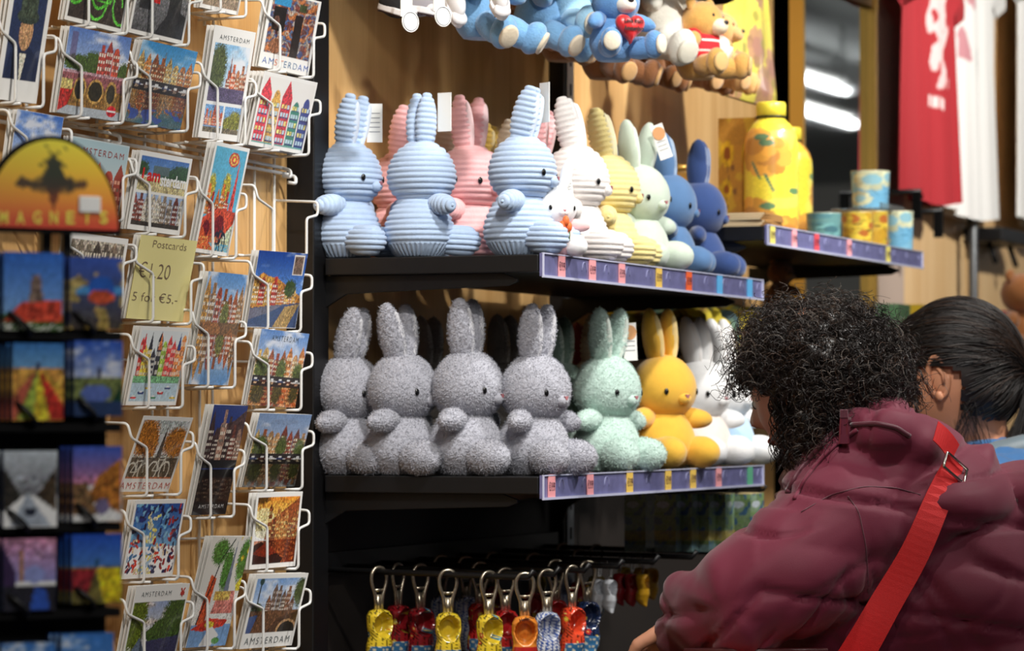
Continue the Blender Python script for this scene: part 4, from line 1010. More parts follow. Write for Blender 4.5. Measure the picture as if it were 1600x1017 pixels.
# ------------------------------------------------------------------ other plush toys hanging above the shelf
def teddy(px, py, X, label, name, rgb, pad, heading, s=1.0, cat='plush toy', muzzle=None, arms=True, roll=0, group=None, hk=True, kind='velour', ears=True, limb=0.0, headz=.128):
    p = atX(px, py, X)
    M = mat('plush_'+name, rgb, .92, noise_amt=.1, noise_scale=70, bump=.6, bump_scale=320, sheen=.5); MP = mat('plushpad_'+name, pad, .9, bump=.3, sheen=.3)
    t = thing('plush_'+('bear' if 'bear' in label else 'toy'), label, cat, p, heading, group)
    t.scale = (s, s, s); t.rotation_euler[1] = roll
    fz = disp_fuzz(.0006, 150)
    G().ball((0, 0, .05), (.043, .047, .056), 30, 36, fn=chain(body_shape, fz)).build('body', M, t)
    for sgn in (-1, 1):
        d = Vector((.9, sgn*.42, -.18-limb)).normalized()
        lg = G().ball((0, 0, 0), (.021, .020, .040), 24, 26, fn=fz).build('leg', M, t, loc=Vector((.02, sgn*.024, .028))+d*.022, rot=d.to_track_quat('Z', 'X').to_euler())
        ft = G().ball((.006, 0, .030), (.026, .020, .018), 22, 26, fn=fz).build('foot', M, lg)
        G().lathe([(.0001, .002), (.012, .0018), (.0155, 0), (.0155, -.004), (.0001, -.004)], (.006, 0, .0475), 24, sx=1.15).build('foot_pad', MP, lg)
        d = Vector((.55, sgn*.75, -.30)).normalized()
        G().ball((0, 0, 0), (.015, .0145, .031), 20, 24, fn=fz).build('arm', M, t, loc=Vector((.008, sgn*.032, .082))+d*.018, rot=d.to_track_quat('Z', 'X').to_euler())
    h = G().ball((0, 0, 0), (.040, .045, .040), 30, 36, fn=fz).build('head', M, t, loc=(.010, 0, headz))
    MZ = MP if muzzle is None else mat('plushmuzzle_'+name, muzzle, .9, bump=.3)
    G().ball((.033, 0, -.010), (.020, .020, .016), 18, 22, fn=fz).build('muzzle', MZ, h)
    G().ball((.052, 0, -.003), (.004, .0065, .0045), 12, 14).build('nose', mat('teddy_nose', (50, 44, 50), .4), h)
    for sgn in (-1, 1):
        G().ball((.034, sgn*.017, .010), (.003, .0035, .004), 10, 12).build('eye', EYE, h)
        if ears: G().ball((-.004, sgn*.034, .034), (.007, .014, .014), 14, 18, fn=fz).build('ear', M, h)
    return t
GH = 'plush toys hanging above the rabbits'
LB = (118, 168, 212)
teddy(752, 66, .24, 'light blue plush bear hanging leftmost, feet with cream pads', 'sky', LB, (222, 206, 180), D(-8), .96, group=GH, limb=.4)
teddy(842, 78, .24, 'light blue plush bear, second from left of the blue ones', 'sky', LB, (222, 206, 180), D(5), .95, group=GH, limb=.4)
teddy(884, 62, .27, 'pale blue plush bear overlapping the bear with the heart', 'pale_sky', (160, 205, 232), (232, 222, 200), D(-10), .95, group=GH, limb=.1)
hb = teddy(958, 100, .36, 'blue plush bear with cream muzzle holding a red heart', 'heart_blue', (98, 150, 206), (236, 224, 200), D(-38), .80, group=GH, muzzle=(240, 234, 222), headz=.114, limb=-.15)
pts = []
for k in range(40):
    q = 2*PI*k/40; pts.append((.0019*16*math.sin(q)**3, .0019*(13*math.cos(q)-5*math.cos(2*q)-2*math.cos(3*q)-math.cos(4*q))))
g = G(); n = len(pts)
for lv, sc_ in ((0, 1), (.007, .92), (.011, .6), (.0125, .15)):
    pass
P = np.array([[(x_, p[0]*k_, .062+p[1]*k_) for p in pts] for x_, k_ in ((.046, .02), (.050, .75), (.056, 1.0), (.064, .92), (.069, .6), (.0705, .05))])
g.grid(P, closev=True, caps=True)
ho = g.build('heart', mat('red_satin', (206, 36, 40), .35, sheen=.3, bump=.2, bump_scale=60), hb)
g = G()
put_text(g, 'Love from', (.0712, -.020, .068), (0, 1, 0), (0, 0, 1), .040, .009, bold=.03)
put_text(g, 'Amsterdam', (.0712, -.021, .054), (0, 1, 0), (0, 0, 1), .042, .009, bold=.03)
g.build('heart_lettering', mat('black_stitch', (26, 16, 18), .7), ho, smooth=False)
wb = teddy(1028, 96, .27, 'big white plush bear with a round white paper tag', 'white', (238, 234, 222), (232, 226, 208), D(-12), 1.18, group=GH, limb=.3)
t_ = G().lathe([(.0001, -.0007), (.021, -.0007), (.021, .0007), (.0001, .0007)], n=28, rot=roty(PI/2)).build('round_tag', PAPER, wb, loc=(.065, -.01, .108), rot=(0, 0, -.7), smooth=False)
# honey coloured bear in a red top
hy = teddy(1090, 128, .33, 'honey coloured plush bear in a short red jersey with white stripes', 'honey', (218, 164, 84), (226, 184, 120), D(-12), .86, group=GH, muzzle=(240, 226, 196), headz=.110, limb=-.1)
def shirt_shape(N, P, NN): return body_shape(N, P, NN)
g = G(); prof = [(.0465, .040), (.0480, .050), (.0465, .064), (.043, .080), (.037, .093), (.030, .101), (.024, .104)]
g.lathe([(r, z) for r, z in prof]+[(r-.002, z) for r, z in reversed(prof)], n=36, sx=.98, sy=1.04)
js = g.build('jersey', mat('red_knit', (206, 30, 40), .8, bump=.5, bump_scale=200), hy)
for z_ in (.056, .072):
    rr_ = np.interp(z_, [p[1] for p in prof], [p[0] for p in prof])+.0006
    G().lathe([(rr_-.001, z_-.004), (rr_, z_-.004), (rr_-.0012, z_+.004), (rr_-.003, z_+.004)], n=36, sx=.98, sy=1.04).build('white_stripe', mat('white_knit', (236, 230, 224), .85, bump=.4), js)
for sgn in (-1, 1):
    d = Vector((.55, sgn*.75, -.30)).normalized()
    G().ball((0, 0, 0), (.0175, .017, .022), 16, 20).build('sleeve', MATS['red_knit'], js, loc=Vector((.008, sgn*.032, .082))+d*.012, rot=d.to_track_quat('Z', 'X').to_euler())
BRN = (128, 78, 36)
for k, (px, py, X, s, hd, rgb, lab) in enumerate(((945, 128, .22, .9, -10, BRN, 'brown plush bear hanging under the bear with the heart'), (1010, 136, .18, .78, 5, (150, 92, 40), 'brown plush bear hanging under the white one'),
        (1070, 140, .16, .95, 0, BRN, 'dark brown plush bear behind the honey coloured one'), (880, 100, .17, .9, -6, (126, 84, 52), 'brown plush bear with cream pads behind the pale blue one'),
        (803, 70, .14, .8, 0, (150, 104, 60), 'tan plush bear between the two leftmost blue bears'), (1118, 140, .21, .8, 4, (212, 160, 96), 'tan plush bear hanging lowest at the right end'))):
    teddy(px, py, X, lab, 'brown%d' % k, rgb, (206, 160, 104), D(hd), s, group=GH, limb=.2)
rod = thing('display_rod', 'black wall rod from which the plush toys hang', 'display rod', (0, 0, 0))
for k, yy in enumerate((.2, .42, .64, .86)):
    z = atY(800, -60, yy).z+.03
    G().tube([(.0, yy, z), (.40, yy, z), (.41, yy, z+.012)], .004, 8).build('rod', BLACK, rod)
# small sneakers dangling with white tags
WRB = mat('white_rubber', (232, 230, 232), .45); SOLE = mat('brown_sole', (58, 32, 34), .6)
def sneaker(px, py, X, label, col, rx=0.0, hd=0.0):
    p = atX(px, py, X); t = thing('mini_sneaker', label, 'toy shoe', p, hd, 'small shoes hanging at the top'); t.rotation_euler[1] = rx
    out = [(.034*math.cos(q)*(1 if math.cos(q) > 0 else .95), .0135*math.sin(q)*(1.1 if math.cos(q) > 0 else .9)) for q in np.linspace(0, 2*PI, 32, endpoint=False)]
    G().prism(out, .009, (0, 0, 0), (1, 0, 0), (0, 1, 0)).build('rubber_rim', WRB, t, smooth=False, bevel=.0015)
    s_ = G().prism([(x*.9, y*.88) for x, y in out], .0015, (0, 0, -.0014), (1, 0, 0), (0, 1, 0)).build('sole', SOLE, t, smooth=False)
    for k in range(7): G().box((-.024+k*.008, 0, -.0018), (.002, .018, .0012)).build('sole_tread', MATS['brown_sole'], s_, smooth=False)
    G().ball((-.004, 0, .012), (.028, .012, .018), 20, 24).build('upper', col, t)
    G().ball((.022, 0, .009), (.012, .0125, .008), 14, 20).build('toe_cap', WRB, t)
    return t
NAV = mat('black_canvas', (24, 24, 28), .85, bump=.3)
sneaker(618, 22, .14, 'white toy shoe with black top, leftmost at the top edge', NAV, .3, -.2)
sneaker(652, 20, .17, 'light toy shoe beside the leftmost white tag', mat('grey_canvas', (150, 146, 152), .8), .2, .2)
sneaker(706, 14, .22, 'white toy shoe with dark sole beside the second white tag', WRB, 1.05, -.6)
sneaker(778, 6, .30, 'white toy shoe with a brown treaded sole in front of the blue bears', WRB, .9, -.9)
for k, (px, py, X) in enumerate(((635, 8, .22), (686, 0, .24))):
    p = atX(px, py, X)
    t = thing('hanging_tag', ('white shaped paper tag hanging leftmost at the top', 'white shaped paper tag hanging by the second toy shoe')[k], 'paper tag', p, -.5, 'white tags at the top')
    g = G().box((0, 0, .004), (.001, .020, .04)); g.build('tag_strip', TAGP, t, smooth=False)
    c = G().lathe([(.0001, -.0007), (.0145, -.0007), (.0145, .0007), (.0001, .0007)], n=26, rot=roty(PI/2)).build('tag_disc', PAPER, t, smooth=False, loc=(.001, .006, -.022))
    G().tube([(.001, .0125*math.cos(q), .0125*math.sin(q)) for q in np.linspace(0, 2*PI, 24, endpoint=False)], .0005, 5, closed=True).build('tag_outline', mat('tag_print', (130, 132, 140), .6), c)
# ------------------------------------------------------------------ next bay: bottles, boxes, cups
def a_flowers(bg, pet=(222, 176, 60), core=(130, 80, 40), leaf=(90, 120, 70), n=7, sd=3, extra=(236, 214, 90)):
    def f(a):
        a.seed(sd); a.a[:] = bg; a.speck(.12); a.fill(a.noise(4, 2) > .6, extra, .5)
        for k in range(n):
            x, y = a.rng.rand(2); r = .10+.07*a.rng.rand(); q = a.w/a.h
            for m in range(12):
                t = m*PI/6+a.rng.rand()*.3; a.ell(x+r*.8*math.cos(t), y+r*.8*q*math.sin(t), r*.34, r*.34*q, np.array(pet)*(.85+.25*a.rng.rand()))
            a.ell(x, y, r*.55, r*.55*q, core); a.line(x, y-r*q, x+.05, y-r*q-.14, .008, leaf)
        for k in range(n): x, y = a.rng.rand(2); a.ell(x, y, .05, .03, leaf, .8)
    return f
PRINT_S = attr_mat('printed_satin', .3, .4)
def wrap_lathe(prof, fn, nx=90, ny=90, sd=1):
    a = Art(nx, ny).seed(sd); fn(a); z0 = prof[0][1]; z1 = prof[-1][1]
    zs = [p[1] for p in prof]; rs = [p[0] for p in prof]
    V = []; C = []
    zz = np.linspace(z0, z1, ny)
    rr = np.interp(zz, zs, rs)
    for j in range(ny):
        for i in range(nx):
            t = 2*PI*i/nx; V.append((rr[j]*math.cos(t), rr[j]*math.sin(t), zz[j])); C.append(a.a[j, i])
    F = [(j*nx+i, j*nx+(i+1) % nx, (j+1)*nx+(i+1) % nx, (j+1)*nx+i) for j in range(ny-1) for i in range(nx)]
    F.append(tuple(reversed(range(nx)))); F.append(tuple((ny-1)*nx+i for i in range(nx)))
    return G().add(V, F, s2l(np.clip(C, 0, 255)))
def on3(px, X): return atX(px, 350, X).y
zs3 = Z3+.001
def bottle(px, X, s, label, sd):
    t = thing('drinking_bottle', label, 'bottle', (X, on3(px, X), zs3), 2.6+sd, 'yellow bottles'); t.scale = (s, s, s)
    prof = [(.038, 0), (.0415, .004), (.0425, .012)]+[(.0425, z) for z in (.03, .06, .09, .12, .135)]+[(.0415, .148), (.038, .160), (.031, .171), (.0235, .178), (.022, .180)]
    wrap_lathe(prof, a_flowers((228, 208, 66), (218, 156, 66), (186, 128, 60), (60, 110, 90), 7, sd, (238, 222, 110)), 110, 110).build('bottle_body', PRINT_S, t)
    G().lathe([(.021, .178), (.021, .182), (.0235, .1825), (.0235, .203), (.022, .206), (.0001, .206)], n=32).build('bottle_cap', mat('yellow_cap', (240, 222, 70), .35, coat=.5), t)
    G().lathe([(.0238, .1815), (.0242, .1830), (.0238, .1845)], n=32).build('cap_ring', BLACK, t)
    return t
bottle(1205, .30, 1.11, 'yellow flower printed drinking bottle at the shelf corner', 1)
bottle(1232, .22, 1.05, 'yellow drinking bottle standing behind the front one', 2)
def art_box(name, label, cat, loc, size, fn, rz=0, sd=1, group=None, top=None, thing_parts=True):
    """a printed carton, each face with its own piece of the pattern"""
    w, d, h = size; nx, ny = 40, 60; g = G()
    def face(o, ex, ey, lw, lh, k):
        a = Art(nx, ny).seed(sd+k); fn(a)
        u = np.linspace(0, lw, nx); v = np.linspace(0, lh, ny); U, W = np.meshgrid(u, v)
        P = np.array(o)+U[..., None]*np.array(ex)+W[..., None]*np.array(ey)
        I = np.arange(nx*ny).reshape(ny, nx); F = np.stack([I[:-1, :-1], I[:-1, 1:], I[1:, 1:], I[1:, :-1]], -1).reshape(-1, 4)
        g.add(P.reshape(-1, 3), F, s2l(np.clip(a.a, 0, 255)).reshape(-1, 3))
    a_, b_ = w/2, d/2
    face((a_, -b_, 0), (0, 1, 0), (0, 0, 1), d, h, 0); face((-a_, -b_, 0), (1, 0, 0), (0, 0, 1), w, h, 1)
    face((a_, b_, 0), (-1, 0, 0), (0, 0, 1), w, h, 2); face((-a_, b_, 0), (0, -1, 0), (0, 0, 1), d, h, 3)
    g.mi = 1; g.box((0, 0, h-.0002), (w-.0002, d-.0002, .0004)).box((0, 0, .0004), (w-.0002, d-.0002, .0004))
    o = g.build(name, [PRINT_S, top or mat('carton', (200, 180, 130), .6)], smooth=False, loc=loc, rot=(0, 0, rz))
    return tag(o, label, cat, group)
def a_brownbox(a): a_flowers((176, 124, 50), (206, 160, 40), (140, 78, 34), (110, 74, 50), 4, 5, (206, 176, 56))(a)
art_box('gift_carton', 'tall brown and yellow printed carton left of the bottles', 'box', (.235, on3(1128, .2)+.03, zs3), (.075, .085, .206), a_brownbox, .0, 4)
# stack of flat printed booklets leaning at the shelf corner
for k in range(6):
    g = G().box((0, 0, .002), (.17, .11, .004)); g.mi = 1; g.box((0, 0, .002), (.166, .1105, .003))
    o = g.build('flat_booklet', [mat('booklet_cover', (150, 110, 62), .5), mat('page_edges', (214, 196, 160), .7)], smooth=False)
    o.location = (.268, on3(1165, .30)-.012, zs3+k*.0042); o.rotation_euler = (0, .0, .04*(k % 3)-.04)
    tag(o, 'brown flat booklet in the stack left of the bottle', 'booklet', 'flat booklets beside the bottle')
t = thing('round_tin', 'round gold printed tin standing behind the mid blue rabbit', 'tin', (.10, on3(1057, .10), zs3))
wrap_lathe([(.038, 0), (.038, .118)], a_flowers((176, 130, 50), (220, 180, 60), (120, 80, 40), (90, 80, 50), 6, 8), 70, 60).build('tin_body', PRINT_S, t)
G().lathe([(.0001, .118), (.0395, .118), (.0395, .127), (.037, .130), (.0001, .130)], n=36).build('tin_lid', mat('gold_lid', (206, 164, 80), .3, metal=.5), t)
# cups
GLASSC = mat('clear_acrylic', (235, 240, 240), .05, trans=.9, coat=.3)
def cup(px, X, z, r0, r1, h, label, fn, sd, name='printed_cup', group='printed cups on the shelf', py=350):
    t = thing(name, label, 'cup', (X, atX(px, py, X).y, z), sd, group)
    wrap_lathe([(r0, 0), (r1, h)], fn, 60, 40, sd).build('cup_body', PRINT_S, t)
    G().lathe([(r1, h), (r1+.0008, h+.001), (r1-.002, h+.001), (r1-.003, h-.001)], n=32).build('cup_rim', mat('cream_rim', (226, 220, 196), .4), t)
    return t
teal = a_flowers((84, 132, 142), (110, 160, 160), (70, 110, 120), (60, 100, 100), 5, 6, (120, 160, 150))
gold_ = a_flowers((206, 160, 50), (228, 196, 70), (190, 110, 50), (120, 90, 40), 6, 7, (226, 190, 80))
bluef = a_flowers((120, 184, 220), (222, 226, 190), (150, 200, 215), (90, 150, 190), 6, 9, (150, 200, 220))
cup(1287, .305, zs3, .030, .032, .052, 'teal printed cup at the front of the row', teal, 3)
cup(1268, .24, zs3, .028, .030, .058, 'teal printed cup half behind the yellow bottle', teal, 5)
cup(1300, .20, zs3, .030, .031, .060, 'teal printed cup standing behind the front teal cup', teal, 6)
cup(1340, .300, zs3, .0285, .029, .068, 'golden printed cup beside the front teal cup', gold_, 3)
cup(1366, .300, zs3, .026, .027, .076, 'golden printed cup next to the pale blue glass', gold_, 5)
cup(1322, .21, zs3, .028, .028, .074, 'golden printed cup behind the first golden one', gold_, 6)
cup(1404, .325, zs3, .027, .029, .080, 'pale blue printed glass at the end of the cup row', bluef, 5)
cup(1386, .25, zs3, .027, .029, .080, 'pale blue printed glass behind the end one', bluef, 7)
tb = thing('acrylic_tray', 'clear acrylic tray laid over the golden cups', 'tray', (.27, on3(1356, .27), zs3+.081))
G().box((0, 0, 0), (.10, .17, .003)).build('tray_plate', GLASSC, tb, smooth=False, bevel=.0006)
G().box((.049, 0, .006), (.002, .17, .012)).build('tray_lip', GLASSC, tb, smooth=False)
cup(1360, .27, zs3+.083, .034, .038, .076, 'pale blue blossom printed cup standing on the acrylic tray', bluef, 12, py=300)
# hanging yellow printed pouch
p0 = atX(1120, 150, .19); p1 = atX(1213, 150, .19)
wpx = p1.y-p0.y
def pouch(label, X, pyc):
    nx, ny = 50, 80; a = Art(nx, ny).seed(4); a_flowers((240, 226, 96), (206, 160, 120), (190, 140, 120), (170, 160, 80), 9, 11, (244, 226, 110))(a)
    z0 = atX(1160, 157, X).z; H = .34; ym = (p0.y+p1.y)/2
    V = []; C = []
    for side in (1, -1):
        for j in range(ny):
            v = j/(ny-1)
            for i in range(nx):
                u = i/(nx-1)*2-1; hw = wpx/2*(1-.55*v)
                if v < .05: hw *= math.sqrt(1-(1-v/.05)**2*.25)
                th = .016*math.sqrt(max(0, 1-u*u))*(1-.5*v)*(min(1, (v+.01)/.08))**.5
                V.append((X+side*th+.006*math.sin(u*7)*v, ym+u*hw-.0*v, z0+v*H)); C.append(a.a[j, i if side > 0 else nx-1-i])
    F = []
    for s_ in (0, 1):
        b = s_*nx*ny
        for j in range(ny-1):
            for i in range(nx-1):
                q = (b+j*nx+i, b+j*nx+i+1, b+(j+1)*nx+i+1, b+(j+1)*nx+i); F.append(q if s_ == 0 else q[::-1])
    for j in range(ny-1):
        for i, fl in ((0, 0), (nx-1, 1)):
            q = (j*nx+i, (j+1)*nx+i, nx*ny+(j+1)*nx+i, nx*ny+j*nx+i); F.append(q[::-1] if fl == 0 else q)
    return G().add(V, F, s2l(np.clip(C, 0, 255))), (X, ym, z0+H)
g, top = pouch('', .19, 0)
t = thing('hanging_bag', 'bell shaped yellow flower printed bag hanging behind the bottle', 'bag', (0, 0, 0))
g.build('bag_body', PRINT_S, t)
G().tube([(0, top[1], top[2]+.03), (.2, top[1], top[2]+.03), (.21, top[1], top[2]+.04)], .004, 8).build('hook', BLACK, t)
G().tube([(.19, top[1], top[2]-.005), (.19, top[1]+.012, top[2]+.02), (.19, top[1], top[2]+.034), (.19, top[1]-.012, top[2]+.02), (.19, top[1], top[2]-.005)], .002, 6).build('loop', mat('yellow_cord', (226, 206, 90), .7), t)

# lower shelf of that bay: scarf, small bear, boxes
zb = ZB+.001
def a_scarf(a): a.a[:] = (226, 204, 60); a.seed(4); a.fill(a.noise(14, 1) > .66, (120, 84, 40), .9).fill(a.noise(10, 1) > .72, (60, 110, 140), .7).speck(.2)
nx, ny = 60, 26; a = Art(nx, ny); a_scarf(a); V = []; C = []
for j in range(ny):
    for i in range(nx):
        y = 1.06+.40*i/(nx-1); s_ = j/(ny-1)
        x = .05+.205*min(1, s_*1.5); dz = -.035*max(0, s_-.7)/.3
        V.append((x+.006*math.sin(i*.9), y, zb+.012+.010*math.sin(i*.55+j*.5)+.008*math.sin(i*1.3)+.028*math.sin(PI*min(1, s_*1.2))**2+dz)); C.append(a.a[j, i])
F = [(j*nx+i, j*nx+i+1, (j+1)*nx+i+1, (j+1)*nx+i) for j in range(ny-1) for i in range(nx-1)]
o = G().add(V, F, s2l(np.clip(C, 0, 255))).build('folded_scarf', attr_mat('printed_cloth', .8, 0)); tag(o, 'yellow scarf with dark blots lying along the low shelf edge', 'scarf')
md = o.modifiers.new('thick', 'SOLIDIFY'); md.thickness = .004
bb = teddy(1216, 500, .17, 'small brown plush bear sitting on the low shelf behind the curly hair', 'sitting', (176, 116, 66), (210, 160, 110), D(-20), .6); bb.location.z = zb+.05
def open_frame(px, X, label, rgb, sz, z, py=470):
    t = thing('box_frame', label, 'box', (X, atX(px, py, X).y, z)); m = mat('painted_%d' % rgb[0], rgb, .5)
    w, h, d = sz
    for s_ in (-1, 1): G().box((0, s_*w/2, h/2), (d, .008, h)).build('side_panel', m, t, smooth=False)
    G().box((0, 0, .004), (d, w, .008)).build('bottom_panel', m, t, smooth=False); G().box((0, 0, h-.004), (d, w, .008)).build('top_panel', m, t, smooth=False)
    G().box((-d/2+.004, 0, h/2), (.008, w, h)).build('back_panel', m, t, smooth=False)
    G().ball((0, 0, h*.35), (.018, .024, h*.3), 14, 18).build('figurine', mat('figurine_%d' % rgb[0], [min(255, c+50) for c in rgb], .4), t)
open_frame(1250, .14, 'blue open box frame with a lilac figure on the low shelf', (36, 62, 140), (.13, .075, .06), zb)
open_frame(1296, .16, 'yellow open box frame on the low shelf under the cups', (206, 170, 50), (.13, .07, .06), zb-.001)
for k, (px, py, rgb, lab, w) in enumerate(((1395, 505, (84, 120, 84), 'green printed box at the low right above the curly hair', .10), (1428, 505, (206, 170, 40), 'yellow printed box between the two heads', .06))):
    p = atX(px, py, .15); art_box('small_carton', lab, 'box', (p.x, p.y, p.z-.02), (.05, w, .06), a_flowers(rgb, [min(255, c+30) for c in rgb], [c*.6 for c in rgb], (60, 80, 60), 4, 3, rgb), 0, k)
p = atX(1420, 505, .12); ls = G().box((.12, p.y, p.z-.035), (.24, 1.0, .02)).build('low_ledge', BLACK, smooth=False); tag(ls, 'black ledge under the small printed boxes between the heads', 'shelf')
for k, (px, py, X, rgb, lab, s) in enumerate(((1590, 560, .35, (168, 104, 50), 'brown plush bear at the right edge behind the ponytail', 1.1),)):
    p = atX(px, py, X); bb = teddy(px, py, X, lab, 'edge', rgb, (206, 150, 100), D(-20), s)
bz = atX(1590, 560, .35).z-.026; by = atX(1590, 560, .35).y
tag(G().box((.24, by, bz-.01), (.48, .5, .02)).build('low_ledge', BLACK, smooth=False, bevel=.002), 'black ledge under the brown bear at the right edge', 'shelf')
p = atX(1565, 512, .2); p.z = bz+.112; q_ = p.copy(); q_.z = bz+.038
o = G().ball((0, 0, 0), (.09, .12, .038), 20, 26, fn=disp_fuzz(.004, 18)).build('folded_hat', mat('dark_red_wool', (112, 22, 40), .9, bump=.5), loc=q_); tag(o, 'dark red knitted hat, under another one at the right edge', 'hat')
o = G().ball((0, 0, 0), (.09, .12, .035), 20, 26, fn=disp_fuzz(.008, 18)).build('folded_hat', mat('dark_red_wool', (112, 22, 40), .9, bump=.5), loc=p); tag(o, 'dark red knitted hat on top of another at the right edge', 'hat')

# ------------------------------------------------------------------ gold post, grey panel, shirts on the far wall
def far_y(px, X): return atX(px, 300, X).y
y0, y1 = far_y(1326, .05), far_y(1366, .05)
t = thing('gold_post', 'fluted gold painted post beside the mirror', 'post', (0.0, (y0+y1)/2, 0))
P = []
n = 48
w = (y1-y0)/2
for k in range(n):
    u = -1+2*k/(n-1); P.append((u*w, .030+.010*abs(math.sin(u*PI*1.5))))
P = [(-w, 0)]+P+[(w, 0)]
G().prism([(p[1]*1.05, p[0]) for p in P], 3.0, (0, 0, 0), (1, 0, 0), (0, 1, 0)).build('fluted_shaft', mat('gold_paint', (222, 182, 66), .4, metal=.1), t, smooth=False)
G().prism([(.0, -w*1.2), (.055, -w*1.2), (.065, 0), (.055, w*1.2), (.0, w*1.2)], .08, (0, 0, atX(1345, -10, .08).z-.01), (1, 0, 0), (0, 1, 0)).build('cap', mat('dark_gold', (128, 92, 36), .4, metal=.4), t, smooth=False)
y2, y3 = far_y(1366, .03), far_y(1412, .03)
struct(G().box((.015, (y2+y3)/2, 1.5), (.03, y3-y2, 3.0)).build('trim_2', GREYW, smooth=False))
o = G().tube([(.045, far_y(1520, .045), 0), (.045, far_y(1520, .045), 3.0)], .012, 10).build('wall_rail', mat('grey_rail', (90, 92, 94), .4, metal=.5)); tag(o, 'thin grey vertical wall rail below the white shirts', 'rail')
def tshirt(X, yl, yr, ztop, zbot, label, rgb, print_fn, sd, name='shirt'):
    """front and back sheets with sleeves, hung flat facing +X"""
    t = thing('t_shirt', label, 'shirt', (X, (yl+yr)/2, ztop), 0, None)
    W = (yr-yl)/2; H = ztop-zbot; nx, ny = 72, 96
    a = Art(nx, ny, rgb).seed(sd); print_fn(a)
    V = []; C = []
    for side in (1, -1):
        for j in range(ny):
            v = j/(ny-1)
            for i in range(nx):
                u = i/(nx-1)*2-1
                hw = W*(.86+.14*(1-v)**1.3)
                if v > .74: hw = W*(.86+.42*min(1, (v-.74)/.05)-.10*max(0, (v-.86)/.14))
                y = u*hw; shoulder = -.10*abs(u)**1.5*max(0, (v-.8)/.2)
                drop = -.0*abs(u)
                if v > .74 and abs(u) > .7: drop = -.03*(abs(u)-.7)/.3*(1-(v-.74)/.26)
                fold = .009*math.sin(u*9+sd+v*1.5)*(1-v)**.8+.005*math.sin(u*17+v*3)*(1-v)
                th = .018*math.sqrt(max(0, 1-u*u))
                V.append((side*th+fold, y, -H+v*H+shoulder*.8+drop-.012*math.cos(u*2.5)*(1-v)))
                C.append(a.a[j, i] if side > 0 else rgb)
    F = []
    for s_ in (0, 1):
        b = s_*nx*ny
        for j in range(ny-1):
            for i in range(nx-1):
                q = (b+j*nx+i, b+j*nx+i+1, b+(j+1)*nx+i+1, b+(j+1)*nx+i); F.append(q if s_ == 0 else q[::-1])
    for j in range(ny-1):
        for i in (0, nx-1): F.append((j*nx+i, (j+1)*nx+i, nx*ny+(j+1)*nx+i, nx*ny+j*nx+i))
    G().add(V, F, s2l(np.clip(C, 0, 255))).build('shirt_body', attr_mat('printed_cloth', .8, 0), t)
    G().tube([(0, -W*.8, -.03), (0, 0, .035), (0, W*.8, -.03)], .006, 8).build('hanger', BLACK, t)
    hk = [(0, 0, .03), (0, 0, .06), (0, .015, .075), (0, .02, .06)]
    G().tube(hk, .003, 6).build('hanger_hook', CHROME, t)
    return t
def pr_red(a):
    a.fill((np.abs(a.X-.52) < .17+.05*np.sin(a.Y*30)) & (a.Y > .44) & (a.Y < .86) & (a.noise(14, 1.5) > .36), (240, 222, 218), .85)
    a.fill((np.abs(a.X-.52) < .16) & (a.Y > .36) & (a.Y < .41) & (np.mod(a.X*15, 1) > .25), (238, 222, 218), .9)
def pr_white(a):
    a.fill((a.X < .5) & (a.Y > .52) & (a.Y < .82) & (a.noise(10, 1.5) > .6), (200, 120, 130), .8).fill((a.X < .35) & (a.Y > .55) & (a.Y < .62) & (a.noise(8, 1) > .6), (220, 180, 60), .8)
def pr_plain(a): a.fill((a.X > .4) & (a.X < .7) & (a.Y > .6) & (a.Y < .8) & (a.noise(6, 1) > .62), (226, 226, 200), .8)
XR = .095
yl, yr = far_y(1404, XR), far_y(1500, XR)
tshirt(XR, yl+.02, yr-.02, atX(1450, -95, XR).z, atX(1450, 312, XR).z, 'red printed t-shirt hanging left of the white ones', (166, 34, 42), pr_red, 1)
XW = .045
yl, yr = far_y(1462, XW), far_y(1560, XW)
tshirt(XW, yl, yr, atX(1500, -130, XW).z, atX(1500, 334, XW).z, 'white printed t-shirt hanging directly behind the red one', (240, 238, 234), pr_white, 2)
yl, yr = far_y(1584, .07), far_y(1680, .07)
tshirt(.07, yl, yr, atX(1590, -130, .07).z, atX(1590, 345, .07).z, 'white t-shirt hanging at the right edge', (242, 240, 236), pr_plain, 3)
tshirt(.13, far_y(1370, .13)-.33, far_y(1370, .13)-.05, atX(1330, -60, .13).z+.3, atX(1330, -20, .13).z+.28, 'dark t-shirt above the gold post', (60, 20, 30), pr_plain, 4) if False else None
for k, (px, py, X) in enumerate(((1412, 300, .10), (1446, 330, .10))):
    p = atX(px, py, X); t = thing('wall_prong', ('short black wall arm below the red shirt corner', 'short black wall arm below the white shirt hem')[k], 'display arm', (0, p.y, p.z), 0)
    G().tube([(0, 0, 0), (X+.04, 0, 0)], .006, 8).build('arm', BLACK, t); G().box((X+.03, 0, -.03), (.02, .012, .06)).build('clip', BLACK_M, t, smooth=False)
p = atX(1565, 368, .08); t = thing('display_bracket', 'wide black wall bracket with pegs under the right white shirt', 'display arm', (0, p.y, p.z), 0)
G().box((.05, .1, 0), (.10, .34, .035)).build('bracket_bar', BLACK, t, smooth=False, bevel=.004)
for yy in (-.02, .2): G().tube([(.05, yy, -.01), (.07, yy, -.07)], .007, 8).build('peg', BLACK, t)

